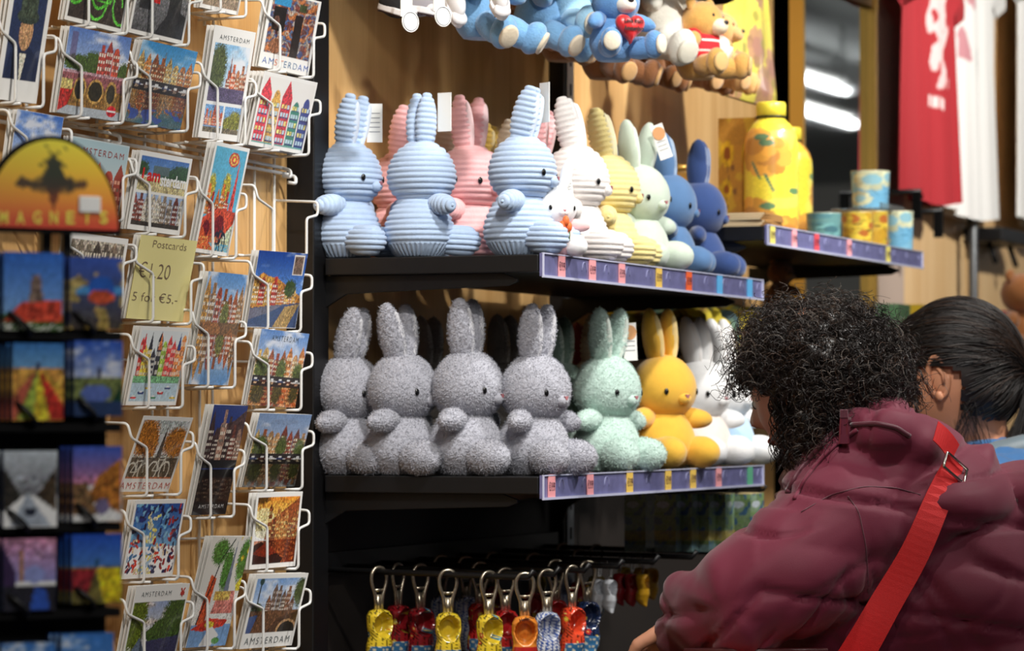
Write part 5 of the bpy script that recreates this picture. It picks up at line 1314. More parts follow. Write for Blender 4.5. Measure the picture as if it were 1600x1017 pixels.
# ------------------------------------------------------------------ slim patterned boxes hanging under the lower shelf
def a_land(a): a.grad(0, 1, (96, 110, 60), (150, 180, 150)); a.seed(3); a.fill(a.noise(5, 3) > .55, (120, 150, 90), .8).fill(a.noise(4, 3) > .66, (60, 96, 140), .9).ell(.4, .82, .3, .06, (205, 215, 225)).rect(0, .2, 1, .36, (180, 150, 80), .7).rect(0, 0, 1, .12, (110, 140, 150), .8).speck(.3)
for k, (px, X) in enumerate(((988, .20), (1035, .27), (1060, .28), (1087, .29), (1113, .30), (1150, .31))):
    p = atX(px, 862, X)
    top = atX(px, 772, X)
    yw = .075 if k < 5 else .12
    art_box('slim_gift_box', 'slim green patterned box hanging under the lower shelf, %s' % ('alone at the far left', 'second from left', 'third from left', 'third from the sleeve', 'second from the sleeve', 'broadest, beside the sleeve')[k], 'box', (X, p.y+yw/2, p.z), (.035, yw, top.z-p.z), a_land, .12, 3, 'slim boxes under the shelf')
    g = G().tube([(-.0, p.y+yw/2, top.z+.006), (X+.03, p.y+yw/2, top.z+.006), (X+.034, p.y+yw/2, top.z+.013)], .0025, 6)
    tag(g.build('peg_hook', BLACK), 'black peg holding the slim box, %s' % ('far left', 'second from left', 'third from left', 'third from the sleeve', 'second from the sleeve', 'beside the sleeve')[k], 'hook', 'pegs for the slim boxes')

# ------------------------------------------------------------------ clog key rings on pegs
def clog_mesh(base, style, sd=1):
    """hangs from the heel at the origin, toe down, opening towards +X; unit length .085"""
    rng = np.random.RandomState(sd); nu, nv = 56, 48; L = .085
    s = np.linspace(0, 1, nu); an = np.linspace(0, 2*PI, nv, endpoint=False)
    cx = .004*np.sin(s*PI*1.2)-.004*s+.016*np.clip((s-.72)/.28, 0, 1)**2
    rw = .0185*np.interp(s, [0, .03, .12, .3, .45, .62, .78, .9, .97, 1], [.25, .72, .98, 1.0, .88, 1.02, .98, .66, .34, .05])
    rt = .0195*np.interp(s, [0, .03, .12, .3, .45, .62, .78, .9, .97, 1], [.25, .78, 1.0, .96, .78, .92, .80, .52, .28, .05])
    V = []; C = []
    base = np.array(base, float)
    flowers = [(rng.rand()*.92+.04, rng.rand()*2*PI, rng.randint(3)) for _ in range(16)]
    for i in range(nu):
        for j in range(nv):
            c, q = math.cos(an[j]), math.sin(an[j])
            x = cx[i]+rt[i]*c; y = rw[i]*q
            op = 0
            if c > 0 and .05 < s[i] < .47:
                e = ((s[i]-.26)/.21)**2+(q/.80)**2
                if e < 1: op = (1-e)**.5; x -= min(.026, .035*op)*1.0
            V.append((x, y, -s[i]*L))
            col = base.copy()
            if style:
                v = math.sin(s[i]*60+3*math.sin(an[j]*3))*math.sin(an[j]*7+4*s[i])
                if style == 'folk':
                    if abs(v) < .13 and not op: col = base*.35
                    for fs, fa, ft in flowers:
                        d = math.hypot((s[i]-fs)*L, rw[i]*math.atan2(math.sin(an[j]-fa), math.cos(an[j]-fa)))
                        if d < .0038: col = np.array([(200, 50, 40), (60, 130, 160), (226, 190, 60)][ft])
                        if d < .0014: col = np.array((240, 220, 120))
                    if s[i] > .6 and c > .35 and base[2] < 120: col = np.array((60, 120, 170)) if math.sin(i*.9)*math.sin(j*1.1) < .45 else np.array((220, 220, 200))
                if style == 'delft':
                    if abs(v) < .35: col = np.array((52, 84, 160))
                if style == 'half' and s[i] > .5: col = np.array((180, 36, 36))
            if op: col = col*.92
            V[-1] = V[-1]; C.append(col)
    F = [(i*nv+j, (i+1)*nv+j, (i+1)*nv+(j+1) % nv, i*nv+(j+1) % nv) for i in range(nu-1) for j in range(nv)]
    F.append(tuple(range(nv))); F.append(tuple(reversed(range((nu-1)*nv, nu*nv))))
    return G().add(V, F, s2l(np.clip(C, 0, 255)))
LAQ = attr_mat('lacquered_paint', .18, .8)
PEGY = [.04, .14, .26, .40, .56, .74, .92]
ZP = atY(700, 893, .1).z
def peg_z(X): return ZP-.02*(X-.2)
pg = thing('peg_rack', 'row of long black wall pegs carrying the clog key rings', 'peg rack', (0, 0, ZP))
G().box((.012, .48, .01), (.02, 1.0, .03)).build('peg_rail', BLACK, pg, smooth=False)
for yy in PEGY: G().tube([(.01, yy, .003), (.34, yy, peg_z(.34)-ZP), (.348, yy, peg_z(.34)-ZP+.010)], .0042, 8).build('peg', BLACK, pg)
_cl = {}
def clog(px, k, base, style, label, s=1.0, rz=-.9, opener=True, sd=1, drop=0.0):
    Y = PEGY[k]; p = atY(px, 930, Y); X = p.x; z = peg_z(X)
    key = (tuple(base), style, opener, sd)
    if key in _cl: t = copy_tree(_cl[key])
    else:
        t = thing('clog_keyring', label, 'key ring')
        hh = .056 if opener else .050
        c = clog_mesh(base, style, sd).build('clog', LAQ, t, loc=(0, 0, -hh+.004))
        if opener:
            P = [(0, -.0045, -hh), (0, -.0060, -hh*.6), (0, -.0120, -.016), (0, -.0125, -.004), (0, -.007, .0045), (0, 0, .0062), (0, .007, .0045), (0, .0125, -.004), (0, .0120, -.016), (0, .0060, -hh*.6), (0, .0045, -hh)]
            g = G().tube([tuple(q) for q in round_path(P, .004)], .0027, 8); g.box((0, 0, -hh+.012), (.003, .010, .024)).box((0, 0, -.026), (.003, .018, .004))
            g.build('bottle_opener', mat('cast_steel', (170, 160, 142), .3, metal=.9, noise_amt=.3, noise_scale=300), t)
        else:
            g = G()
            for q in range(7): g.tube([(.0032*math.cos(w_)*(q % 2), .0032*math.cos(w_)*((q+1) % 2), -.006-q*.0062+.0042*math.sin(w_)) for w_ in np.linspace(0, 2*PI, 9)[:-1]], .0008, 5, closed=True)
            g.tube([(0, .009*math.sin(w_), -.002+.009*math.cos(w_)-.004) for w_ in np.linspace(0, 2*PI, 17)[:-1]], .0009, 5, closed=True)
            g.build('chain', CHROME, t)
            tg = G(); tg.box((0, 0, -.018), (.0006, .016, .034)); tg.mi = 1
            for q in range(9): tg.box((.0005, 0, -.012-q*.0022), (.0004, .009, .0009+.0005*(q % 2)))
            tg.build('barcode_tag', [TAGP, mat('tag_ink', (40, 40, 44), .6)], t, smooth=False, loc=(.004, .006, -.006), rot=(0, .1, .5))
        _cl[key] = t
    t.location = (X, Y, z-.0005); t.rotation_euler = (0, 0, rz); t.scale = (s, s, s)
    return tag(t, label, 'key ring', 'clog key rings')
YC = (226, 196, 50); RC = (140, 26, 34); RC2 = (200, 40, 40); OC = (232, 140, 50); OR = (226, 76, 44); WC = (226, 230, 236); NC = (30, 44, 78)
clog(592, 0, YC, 'folk', 'yellow painted clog nearest the black post', sd=1, rz=-.6)
clog(622, 1, RC, 'folk', 'dark red painted clog just right of the first yellow one', sd=2, rz=-.3)
clog(657, 1, RC, 'folk', 'dark red painted clog seen edge on, left of the middle yellow one', sd=3, rz=-.6, s=1.04)
clog(700, 0, YC, 'folk', 'yellow painted clog, middle one of the three', sd=2, rz=-1.0)
clog(690, 3, WC, 'delft', 'blue and white clog in the shade behind the middle yellow one', sd=1)
clog(728, 3, WC, 'delft', 'blue and white clog in the shade left of the bright red one', sd=2)
clog(750, 2, RC2, 'folk', 'bright red painted clog behind the third yellow one', sd=5)
clog(764, 0, YC, 'folk', 'yellow painted clog, right one of the three', sd=3, rz=-.7)
clog(790, 1, RC2, 'folk', 'bright red painted clog between yellow and orange', sd=6)
oc = clog(820, 0, OC, 'half', 'plain orange clog with black lettering', sd=1, rz=-1.1)
g = G(); put_text(g, 'Holland', (.0232, -.009, -.060), (0, .97, .24), (-.05, -.24, .97), .020, .0052, bold=.02); g.build('clog_lettering', BLACK_M, oc, smooth=False)
clog(855, 1, WC, 'delft', 'white clog with blue painting beside the orange one', sd=3, rz=-.9)
clog(894, 2, OR, 'folk', 'orange red painted clog beside the blue and white one', sd=7, rz=-.5)
clog(918, 3, NC, 'folk', 'navy clog painted with yellow flowers', sd=8, rz=-.8)
clog(868, 3, RC2, 'folk', 'bright red clog behind the blue and white one', sd=6)
clog(834, 4, RC, 'folk', 'dark red clog in the back row', sd=2)
for k, (px, kk, c, lab) in enumerate(((934, 4, WC, 'small plain white clog, left of the pair'), (952, 4, WC, 'small plain white clog, right of the pair'), (968, 5, RC, 'small dark red clog, left of the pair'), (986, 5, RC, 'small dark red clog, right of the pair'),
        (975, 6, YC, 'small yellow clog behind the dark red pair'), (1004, 5, (226, 170, 40), 'small yellow clog hanging lowest near the sleeve'), (1018, 6, (220, 166, 40), 'small yellow clog beside the sleeve'), (1000, 6, (220, 166, 40), 'small yellow clog in the back by the sleeve'))):
    clog(px, kk, c, '', lab, s=.62, opener=False, sd=1, rz=-.7+.3*(k % 3))
for k in range(10):
    px = (655, 700, 745, 790, 838, 880, 905, 932, 720, 770)[k]
    clog(px, (4, 5, 5, 6, 6, 6, 5, 6, 6, 4)[k], (RC, YC, WC)[k % 3], ('folk', 'folk', 'delft')[k % 3], 'shaded %s clog in the back rows, %s' % (('dark red', 'yellow', 'blue and white')[k % 3], ('leftmost', 'below the second bracket', 'in the middle', 'behind the orange clog', 'behind the white clog', 'behind the red clog', 'behind the navy clog', 'behind the small white ones', 'deep behind the yellow ones', 'behind the third yellow clog')[k]), s=.85, sd=(2, 2, 1)[k % 3])
# ------------------------------------------------------------------ people
from mathutils.bvhtree import BVHTree
def fuse(shapes, voxel=.008, smooth=6):
    """one continuous surface grown over ellipsoids and tapered limbs; returns vertices, faces"""
    g = G()
    for sh in shapes:
        if sh[0] == 'b':
            _, c, r = sh[:3]; g.ball(c, r, 20, 26, rot=sh[3] if len(sh) > 3 else None)
        else:
            _, pts, rad = sh
            P = np.array(pts, float); R = np.array(rad, float)
            t = np.linspace(0, len(P)-1, (len(P)-1)*8+1); Q = np.stack([np.interp(t, range(len(P)), P[:, k]) for k in range(3)], 1)
            RR = np.interp(t, range(len(P)), R); g.tube([tuple(q) for q in Q], RR, 18)
            g.ball(P[0], (R[0],)*3, 14, 18); g.ball(P[-1], (R[-1],)*3, 14, 18)
    o = g.build('tmp', PAPER)
    m = o.modifiers.new('r', 'REMESH'); m.mode = 'VOXEL'; m.voxel_size = voxel
    m2 = o.modifiers.new('s', 'SMOOTH'); m2.iterations = smooth; m2.factor = .5
    bpy.context.view_layer.update()
    me = bpy.data.meshes.new_from_object(o.evaluated_get(bpy.context.evaluated_depsgraph_get()))
    n = len(me.vertices); V = np.empty(n*3); me.vertices.foreach_get('co', V); V = V.reshape(-1, 3)
    N = np.empty(n*3); me.vertices.foreach_get('normal', N); N = N.reshape(-1, 3)
    F = [tuple(p.vertices) for p in me.polygons]
    bpy.data.objects.remove(o); bpy.data.meshes.remove(me)
    return V, N, F
def folds(V, N, amp=.010, sc=6.0, seams=None, stretch=(1, 1, .5), seed=0.0, big=.012, crease=.008):
    out = V.copy()
    for i in range(len(V)):
        p = Vector((V[i][0]*stretch[0], V[i][1]*stretch[1], V[i][2]*stretch[2]))+Vector((seed, 0, 0))
        w = noise.noise_vector(p*sc*.8)*.18
        a = noise.noise((p+w)*sc); b = noise.noise((p+w*1.5)*sc*2.1+Vector((7, 3, 1)))
        d = big*noise.noise(p*sc*.45)-crease*math.exp(-(a/.07)**2)-crease*.5*math.exp(-(b/.09)**2)+amp*.4*abs(b)
        if seams is not None: d += seams(V[i])
        out[i] = V[i]+N[i]*d
    return out
YUP = YAW
def person_frame(px, py, Dd):
    p = atD(px, py, Dd); return p
def lp(px, py, dy, O, Dd):
    """pixel at depth Dd+dy to coordinates local to the person at O (x right, y away, z up)"""
    q = atD(px, py, Dd+dy)-O
    return np.array((q.x*math.cos(YAW)+q.y*math.sin(YAW), -q.x*math.sin(YAW)+q.y*math.cos(YAW), q.z))
SKIN = mat('skin', (196, 140, 112), .5, noise_amt=.06, noise_scale=30)
def head_mesh(name, parent, c, face, down, skin=SKIN, s=1.0, ear=True):
    """head with brow, nose, lips, chin, eyes and ears; face is the yaw of the nose in the local frame"""
    R = rotz(face) @ roty(down)
    def fn(N, P, NN):
        Q = P.copy(); x, y, z = N[..., 0], N[..., 1], N[..., 2]
        f = np.clip(x, 0, 1)
        def bump(cy, cz, ry, rz, a): return a*np.exp(-((y-cy)/ry)**2-((z-cz)/rz)**2)*(f > 0)*f
        Q[..., 0] += bump(0, -.12, .12, .16, .020)+bump(0, -.20, .15, .07, .007)+bump(0, -.42, .2, .05, .006)+bump(0, -.52, .2, .05, .006)+bump(0, -.74, .28, .13, .012)+bump(0, .12, .5, .09, .005)
        Q[..., 0] -= bump(.3, 0, .13, .09, .008)+bump(-.3, 0, .13, .09, .008)
        Q[..., 1] *= 1-.22*np.clip(-z-.25, 0, 1)
        Q[..., 0] -= .02*np.clip(-z-.2, 0, 1)*(x < 0)*-1
        return Q
    g = G().ball((0, 0, 0), (.092*s, .074*s, .115*s), 60, 72, fn=fn)
    o = g.build(name, skin, parent, loc=tuple(c)); o.rotation_euler = Matrix(R.tolist()).to_euler()
    for sg in (-1, 1):
        e = G().ball((.073*s, sg*.028*s, .0), (.012, .014, .009), 12, 16).build('eye', mat('eye_white', (225, 220, 215), .2), o)
        G().ball((.0845*s, sg*.0285*s, 0), (.003, .006, .006), 10, 12).build('iris', mat('dark_iris', (40, 26, 20), .1), e)
        if ear: ear_mesh(o, sg, s, skin)
    G().ball((.0835*s, 0, -.054*s), (.008, .019, .0065), 12, 18).build('lips', mat('lips', (158, 92, 80), .45), o)
    return o
def ear_mesh(o, sg, s, skin):
    g = G()
    a = np.linspace(-.3, 2*PI-.9, 22)
    P = [(.0-.017*math.cos(q)*.85-.004*math.sin(q), sg*(.074+.004+.006*math.cos(q*.5)), .004+.030*math.sin(q)) for q in a+.9]
    g.tube(P, np.interp(np.linspace(0, 1, 22), [0, .15, .7, 1], [.003, .0046, .0044, .0056]), 9)
    g.ball((-.001, sg*.075, .000), (.014, .004, .024), 14, 18, rot=roty(.12))
    g.tube([(-.004, sg*.080, .018), (-.009, sg*.081, .006), (-.006, sg*.080, -.008)], .003, 7)
    g.ball((.006, sg*.079, -.024), (.006, .004, .008), 10, 12)
    return g.build('outer_ear', skin, o)
CLOTH_N = lambda name, rgb, **k: mat(name, rgb, k.get('rough', .48), noise_amt=.05, noise_scale=25, bump=.15, bump_scale=900, sheen=.35, spec=.4)
MAROON = mat('maroon_nylon', (106, 32, 54), .6, noise_amt=.04, noise_scale=25, bump=.12, bump_scale=900, sheen=.2, spec=.25)
MARO_D = CLOTH_N('maroon_binding', (84, 26, 44))
# ---- the woman in the maroon jacket
DW = 4.55
OW = atD(1330, 800, DW)
W = thing('person', 'person with short curly dark hair in a maroon puffer jacket, red strap across the back', 'person', (OW.x, OW.y, 0), YAW)
OW0 = Vector((OW.x, OW.y, 0))
L = lambda px, py, dy=0: lp(px, py, dy, OW0, DW)
# body under the clothes: neck, trunk, arms, legs down to the floor
hip = L(1500, 1150, .03)
foot = np.array((hip[0]+.02, hip[1], 0))
hd = L(1272, 604, .02)
neck0 = L(1325, 690, .03)
V, N, F = fuse([('t', [hd+np.array((.02, .0, -.04)), neck0, L(1370, 760, .03)], [.052, .055, .075]),
    ('t', [L(1390, 800, .04), L(1450, 980, .04), hip], [.12, .11, .13]),
    ('t', [L(1290, 810, -.06), L(1150, 935, -.10), L(1062, 975, -.02)], [.05, .042, .03]),
    ('t', [L(1330, 800, .18), L(1200, 940, .22), L(1100, 985, .16)], [.05, .042, .03]),
    ('t', [hip+np.array((0, -.08, -.05)), np.array((hip[0]-.02, hip[1]-.10, .52)), np.array((foot[0]+.02, foot[1]-.10, .08))], [.095, .062, .045]),
    ('t', [hip+np.array((0, .08, -.05)), np.array((hip[0]-.02, hip[1]+.10, .52)), np.array((foot[0]+.02, foot[1]+.10, .08))], [.095, .062, .045])], .014, 4)
body = G().add(V, F).build('body', SKIN, W)
def hand(parent, c, d, up, side, s=1.0):
    """palm, four bent fingers and a thumb, reaching along d"""
    d = np.array(Vector(d).normalized()); up = np.array(up, float); sd = np.cross(up, d); sd /= np.linalg.norm(sd); up = np.cross(d, sd)
    c = np.array(c, float); shapes = [('b', c+d*.035, (.020, .034, .012), np.stack([sd*0+d, sd, up], 1)) ]
    shapes = [('t', [c-d*.01, c+d*.03], [.024, .026])]
    for k, l in enumerate((.062, .070, .066, .052)):
        b = c+d*.05+sd*(k-1.5)*.017
        shapes.append(('t', [b, b+d*l*.45-up*.006, b+d*l*.75-up*.022, b+d*l*.85-up*.036], [.0092, .0088, .008, .0068]))
    b = c+d*.005+sd*side*.026
    shapes.append(('t', [b, b+sd*side*.022+d*.022-up*.006, b+sd*side*.026+d*.045-up*.018], [.011, .0095, .008]))
    V, N, F = fuse(shapes, .0032, 3); return G().add(V, F).build('hand', SKIN, parent)
hand(W, L(1056, 985, -.02), L(1000, 1040, .06)-L(1056, 985, -.02), (0, 0, 1), 1)
hand(W, L(1096, 992, .16), L(1040, 1060, .2)-L(1096, 992, .16), (0, 0, 1), -1)
# head
face = math.atan2(.54, -.84)
H = head_mesh('head', W, hd, face, .32, s=.97, ear=False)
# jacket
shapes = [('b', L(1392, 815, .05), (.160, .18, .150)), ('b', L(1315, 812, -.05), (.090, .11, .085)), ('b', L(1376, 680, -.035), (.062, .085, .054)), ('b', L(1325, 728, -.02), (.070, .085, .062)), ('b', L(1418, 706, -.01), (.050, .10, .050)),
    ('b', L(1450, 790, .05), (.120, .18, .095)), ('b', L(1606, 776, .07), (.080, .14, .050)), ('b', L(1530, 726, .06), (.028, .08, .036)), ('b', L(1600, 815, .10), (.10, .15, .09)), ('b', L(1480, 930, .05), (.185, .19, .17)), ('b', L(1520, 1090, .05), (.21, .20, .18)), ('b', L(1560, 880, .08), (.13, .18, .12)),
    ('b', L(1310, 870, .06), (.080, .14, .12)), ('b', L(1340, 980, .06), (.14, .18, .15)),
    ('t', [L(1322, 835, -.07), L(1240, 896, -.11), L(1172, 940, -.12)], [.092, .090, .080]),
    ('t', [L(1172, 940, -.12), L(1110, 955, -.08), L(1080, 952, -.05)], [.078, .062, .050]), ('t', [L(1080, 948, -.05), L(1058, 985, -.03)], [.048, .038]),
    ('t', [L(1340, 830, .20), L(1230, 960, .22), L(1130, 1000, .16)], [.08, .07, .05])]
V, N, F = fuse(shapes, .0068, 10)
_A = L(1330, 640, 0); 
def quilt(p):
    # stitched channels across the back and sleeve
    zz = p[2]+.16*p[0]
    t = (zz % .135)-.0675
    if p[0] < -.14: t = ((p[0]*.75-p[2]*.66+.05) % .15)-.075
    return -.009*math.exp(-(t/.005)**2)+.007*(1-(abs(t)/.0675)**2)
def wrinkles(V, N):
    """long soft drapes with a few sharp creases that fan out from the shoulder and gather at the elbow"""
    out = V.copy(); sh = L(1350, 800, -.15); el = L(1130, 950, -.15)
    for i in range(len(V)):
        v = V[i]; d = 0.0
        p = Vector(v)
        # drapes radiating from the shoulder seam
        rx, rz2 = v[0]-sh[0], v[2]-sh[2]; rr = math.hypot(rx, rz2); th = math.atan2(rz2, rx)
        n1 = noise.noise(Vector((th*2.6, rr*3.0, v[1]*2+3)))
        d += (.009*n1-.0070*math.exp(-(n1/.055)**2))*min(1, rr/.13)**1.5
        n2 = noise.noise(Vector((v[0]*5.0+v[2]*3.5, (v[2]-v[0]*.5)*11.0, v[1]*4+9)))
        d += .0055*n2-.0035*math.exp(-(n2/.06)**2)
        ex, ez = v[0]-el[0], v[2]-el[2]; er = math.hypot(ex, ez)
        if er < .16: d += .003*math.sin(math.atan2(ez, ex)*7+er*30)*(1-er/.16)*min(1, er/.05)
        d += .010*noise.noise(p*4.0)
        out[i] = v+N[i]*(d+quilt(v))
    return out
V2 = wrinkles(V, N)
ja = G().add(V2, F).build('jacket', MAROON, W)
bvh = BVHTree.FromPolygons([tuple(v) for v in V2], F)
def hit(px, py):
    """where the line of sight through the photograph's pixel meets the jacket, local coordinates"""
    o = L(px, py, -1.5); d = L(px, py, 0)-o; r = bvh.ray_cast(Vector(o), Vector(d).normalized())
    return (np.array(r[0]), np.array(r[1])) if r[0] is not None else (None, None)
# collar standing behind the neck with its zip
colP = [hit(*q) for q in ((1322, 700), (1345, 690), (1380, 690), (1420, 700), (1450, 720))]
def ribbon(path_px, width, lift, name, m, parent, thick=.0016, wfun=None, smooth_n=45):
    H_ = []
    for a, b in zip(path_px[:-1], path_px[1:]):
        for t in np.linspace(0, 1, 7)[:-1]: H_.append(hit(a[0]+(b[0]-a[0])*t, a[1]+(b[1]-a[1])*t))
    H_ = [h for h in H_ if h[0] is not None]
    P = np.array([h[0] for h in H_]); Nn = np.array([h[1] for h in H_])
    Y = L(1330, 800, -1)-L(1330, 800, 0); Y /= np.linalg.norm(Y)
    for _ in range(smooth_n):
        P[1:-1] = (P[:-2]+2*P[1:-1]+P[2:])/4; Nn[1:-1] = (Nn[:-2]+Nn[1:-1]*2+Nn[2:])/4
    # keep the strap outside the cloth
    Nn = Nn+Y*.5; Nn /= np.linalg.norm(Nn, axis=1)[:, None]
    T = np.gradient(P, axis=0); T /= np.linalg.norm(T, axis=1)[:, None]
    S_ = np.cross(T, Nn); S_ /= np.linalg.norm(S_, axis=1)[:, None]
    rows = []
    for i in range(len(P)):
        w_ = width if wfun is None else wfun(i/(len(P)-1))
        c = P[i]+Nn[i]*lift
        rows.append([c-S_[i]*w_/2, c-S_[i]*w_/2+Nn[i]*thick, c+S_[i]*w_/2+Nn[i]*thick, c+S_[i]*w_/2])
    g = G().grid(np.array(rows), closev=True, caps=True); return g.build(name, m, parent, smooth=False), P, Nn, S_
REDS = mat('red_webbing', (222, 40, 42), .65, noise_amt=.05, noise_scale=200, bump=.3, bump_scale=900)
bag = thing('crossbody_bag', 'red crossbody bag with a wide red strap over the maroon jacket', 'bag', (OW.x, OW.y, 0), YAW)
st_, P_, N_, S__ = ribbon([(1476, 716), (1462, 790), (1430, 865), (1395, 925), (1365, 975), (1338, 1020), (1305, 1070)], .040, .021, 'strap', REDS, bag, wfun=lambda t: .034+.014*t)
ribbon([(1452, 682), (1466, 690), (1478, 716)], .030, .020, 'strap_end', REDS, bag)
c = P_[1]+N_[1]*.027
bk = []
T_ = P_[3]-P_[0]; T_ /= np.linalg.norm(T_)
for (u, v) in ((-.021, -.012), (.021, -.012), (.021, .012), (-.021, .012)): bk.append(tuple(c+S__[1]*u+T_*v))
G().tube([tuple(q) for q in round_path(bk+[bk[0]], .003)], .0022, 8).build('buckle', CHROME, bag)
# loop standing up at the shoulder
lpP = [c, c+N_[1]*.01-T_*.025, c-T_*.05+S__[1]*.005, c-T_*.055+S__[1]*.02-N_[1]*.01]
bb_ = L(1180, 1120, -.16)
g = G(); out = [(-.12, -.07), (.12, -.07), (.13, .06), (.10, .085), (-.10, .085), (-.13, .06)]
g.prism(out, .07, tuple(bb_+np.array((0, .03, 0))), (1, 0, 0), (0, 0, 1))
g.build('bag_body', REDS, bag, smooth=False, bevel=.012)
G().tube([tuple(bb_+np.array((x_, .0-.012, .088))) for x_ in (-.095, .095)], .004, 8).build('zip', mat('dark_zip', (60, 16, 20), .4), bag)
# zip line down the collar edge and the hanging pull
def seam(path, r, name, m, lift=.002):
    P = []
    for a, b in zip(path[:-1], path[1:]):
        for t in np.linspace(0, 1, 8)[:-1]:
            h = hit(a[0]+(b[0]-a[0])*t, a[1]+(b[1]-a[1])*t)
            if h[0] is not None: P.append(h[0]+h[1]*lift)
    P = np.array(P)
    for _ in range(2): P[1:-1] = (P[:-2]+2*P[1:-1]+P[2:])/4
    return G().tube([tuple(p) for p in P], r, 7).build(name, m, ja)
seam([(1330, 656), (1300, 680), (1270, 712), (1246, 742), (1228, 776)], .0042, 'zip_tape', MARO_D)
seam([(1340, 672), (1308, 694), (1280, 722), (1256, 754), (1240, 785)], .0030, 'collar_piping', MAROON)
seam([(1332, 664), (1370, 662), (1400, 668), (1424, 684)], .0034, 'hood_piping', MARO_D)
seam([(1325, 775), (1342, 800), (1352, 850), (1356, 900), (1358, 960)], .0011, 'sleeve_seam', MARO_D, .0003)
h0_, n0_ = hit(1316, 672)
if h0_ is None: h0_, n0_ = L(1318, 660, -.1), np.array((0, -1, 0))
q = np.array(h0_)+np.array((0, -.022, .008))
G().box(tuple(q+np.array((0, 0, .014))), (.011, .006, .012)).build('zip_slider', MARO_D, ja, smooth=False, bevel=.001)
g = G(); g.tube([tuple(q+np.array(v)) for v in ((-.0035, 0, .010), (-.0058, -.002, -.026), (.0058, -.002, -.026), (.0035, 0, .010))], .0022, 6, closed=True); g.box(tuple(q+np.array((0, -.002, -.020))), (.010, .003, .012)); g.box(tuple(q+np.array((0, -.001, -.004))), (.008, .0016, .03))
g.build('zip_pull', mat('maroon_metal', (110, 44, 62), .3, metal=.4), ja, smooth=False)
seam([(1252, 800), (1300, 772), (1350, 760), (1400, 762), (1445, 775)], .0009, 'stitched_seam', MARO_D, .0002)
# trousers and shoes below the jacket
def trousers(parent, hip, foot, rgb, name):
    V, N, F = fuse([('t', [hip+np.array((0, -.08, .0)), np.array((hip[0]-.02, hip[1]-.10, .52)), np.array((foot[0]+.02, foot[1]-.10, .12))], [.115, .082, .068]),
                    ('t', [hip+np.array((0, .08, .0)), np.array((hip[0]-.02, hip[1]+.10, .52)), np.array((foot[0]+.02, foot[1]+.10, .12))], [.115, .082, .068]), ('b', hip, (.14, .17, .12))], .016, 4)
    G().add(V, F).build('trousers', CLOTH_N(name, rgb), parent)
    for s_ in (-1, 1):
        G().ball((foot[0]-.05, foot[1]+s_*.10, .045), (.14, .05, .045), 18, 24).build('shoe', mat('dark_shoe', (30, 28, 30), .5), parent)
trousers(W, hip, foot, (34, 38, 56), 'dark_denim')

# hair helpers
HAIR = mat('dark_hair', (28, 20, 17), .38, noise_amt=.3, noise_scale=30, spec=.5)
HAIRG = mat('grey_hair', (96, 86, 78), .45)
HAIRB = mat('brown_hair', (66, 46, 34), .4)
def strands(paths, r, n=3):
    """many thin tapering tubes, vectorised: paths (k, m, 3)"""
    P = np.asarray(paths); k, m = P.shape[:2]
    T = np.gradient(P, axis=1); T /= np.linalg.norm(T, axis=2)[..., None]+1e-9
    U = np.cross(T, np.array((.3, .5, .81))); U /= np.linalg.norm(U, axis=2)[..., None]+1e-9; Wd = np.cross(T, U)
    a = np.arange(n)*2*PI/n; tp = np.linspace(1, .45, m)[None, :, None, None]
    rr = (np.asarray(r).reshape(-1, 1, 1, 1) if np.ndim(r) else r)*tp
    R = P[:, :, None]+rr*(np.cos(a)[None, None, :, None]*U[:, :, None]+np.sin(a)[None, None, :, None]*Wd[:, :, None])
    V = R.reshape(-1, 3)
    base = (np.arange(k)*m*n)[:, None, None]; i = (np.arange(m-1)*n)[None, :, None]; j = np.arange(n)[None, None, :]
    q = np.stack([base+i+j, base+i+(j+1) % n, base+i+n+(j+1) % n, base+i+n+j], -1).reshape(-1, 4)
    return V, q
def hair_object(name, paths, r, m, parent):
    V, Q = strands(paths, r)
    me = bpy.data.meshes.new(name); me.from_pydata(V.tolist(), [], Q.tolist()); me.materials.append(m)
    me.polygons.foreach_set('use_smooth', [True]*len(me.polygons))
    o = bpy.data.objects.new(name, me); COL.objects.link(o); o.parent = parent; return o
rng = np.random.RandomState(11)
hc = L(1284, 575, .03)
HB = [(hc, (.104, .100, .084)), (L(1238, 560, .03), (.062, .08, .066)), (L(1345, 610, .03), (.054, .085, .058)), (L(1290, 650, .01), (.060, .07, .045)), (L(1262, 655, -.02), (.030, .05, .060)), (L(1345, 640, .05), (.05, .06, .035))]
V, N, F = fuse([('b', c_, r_) for c_, r_ in HB], .007, 3)
def lump(V, N, sc, amp):
    o = V.copy()
    for i in range(len(V)): o[i] = V[i]+N[i]*(amp*noise.noise(Vector(V[i])*sc)+amp*.5*noise.noise(Vector(V[i])*sc*2.3))
    return o
cap = G().add(lump(V, N, 45, .010), F).build('hair', HAIR, W)
ar = rng.randint(0, len(V), 4200)
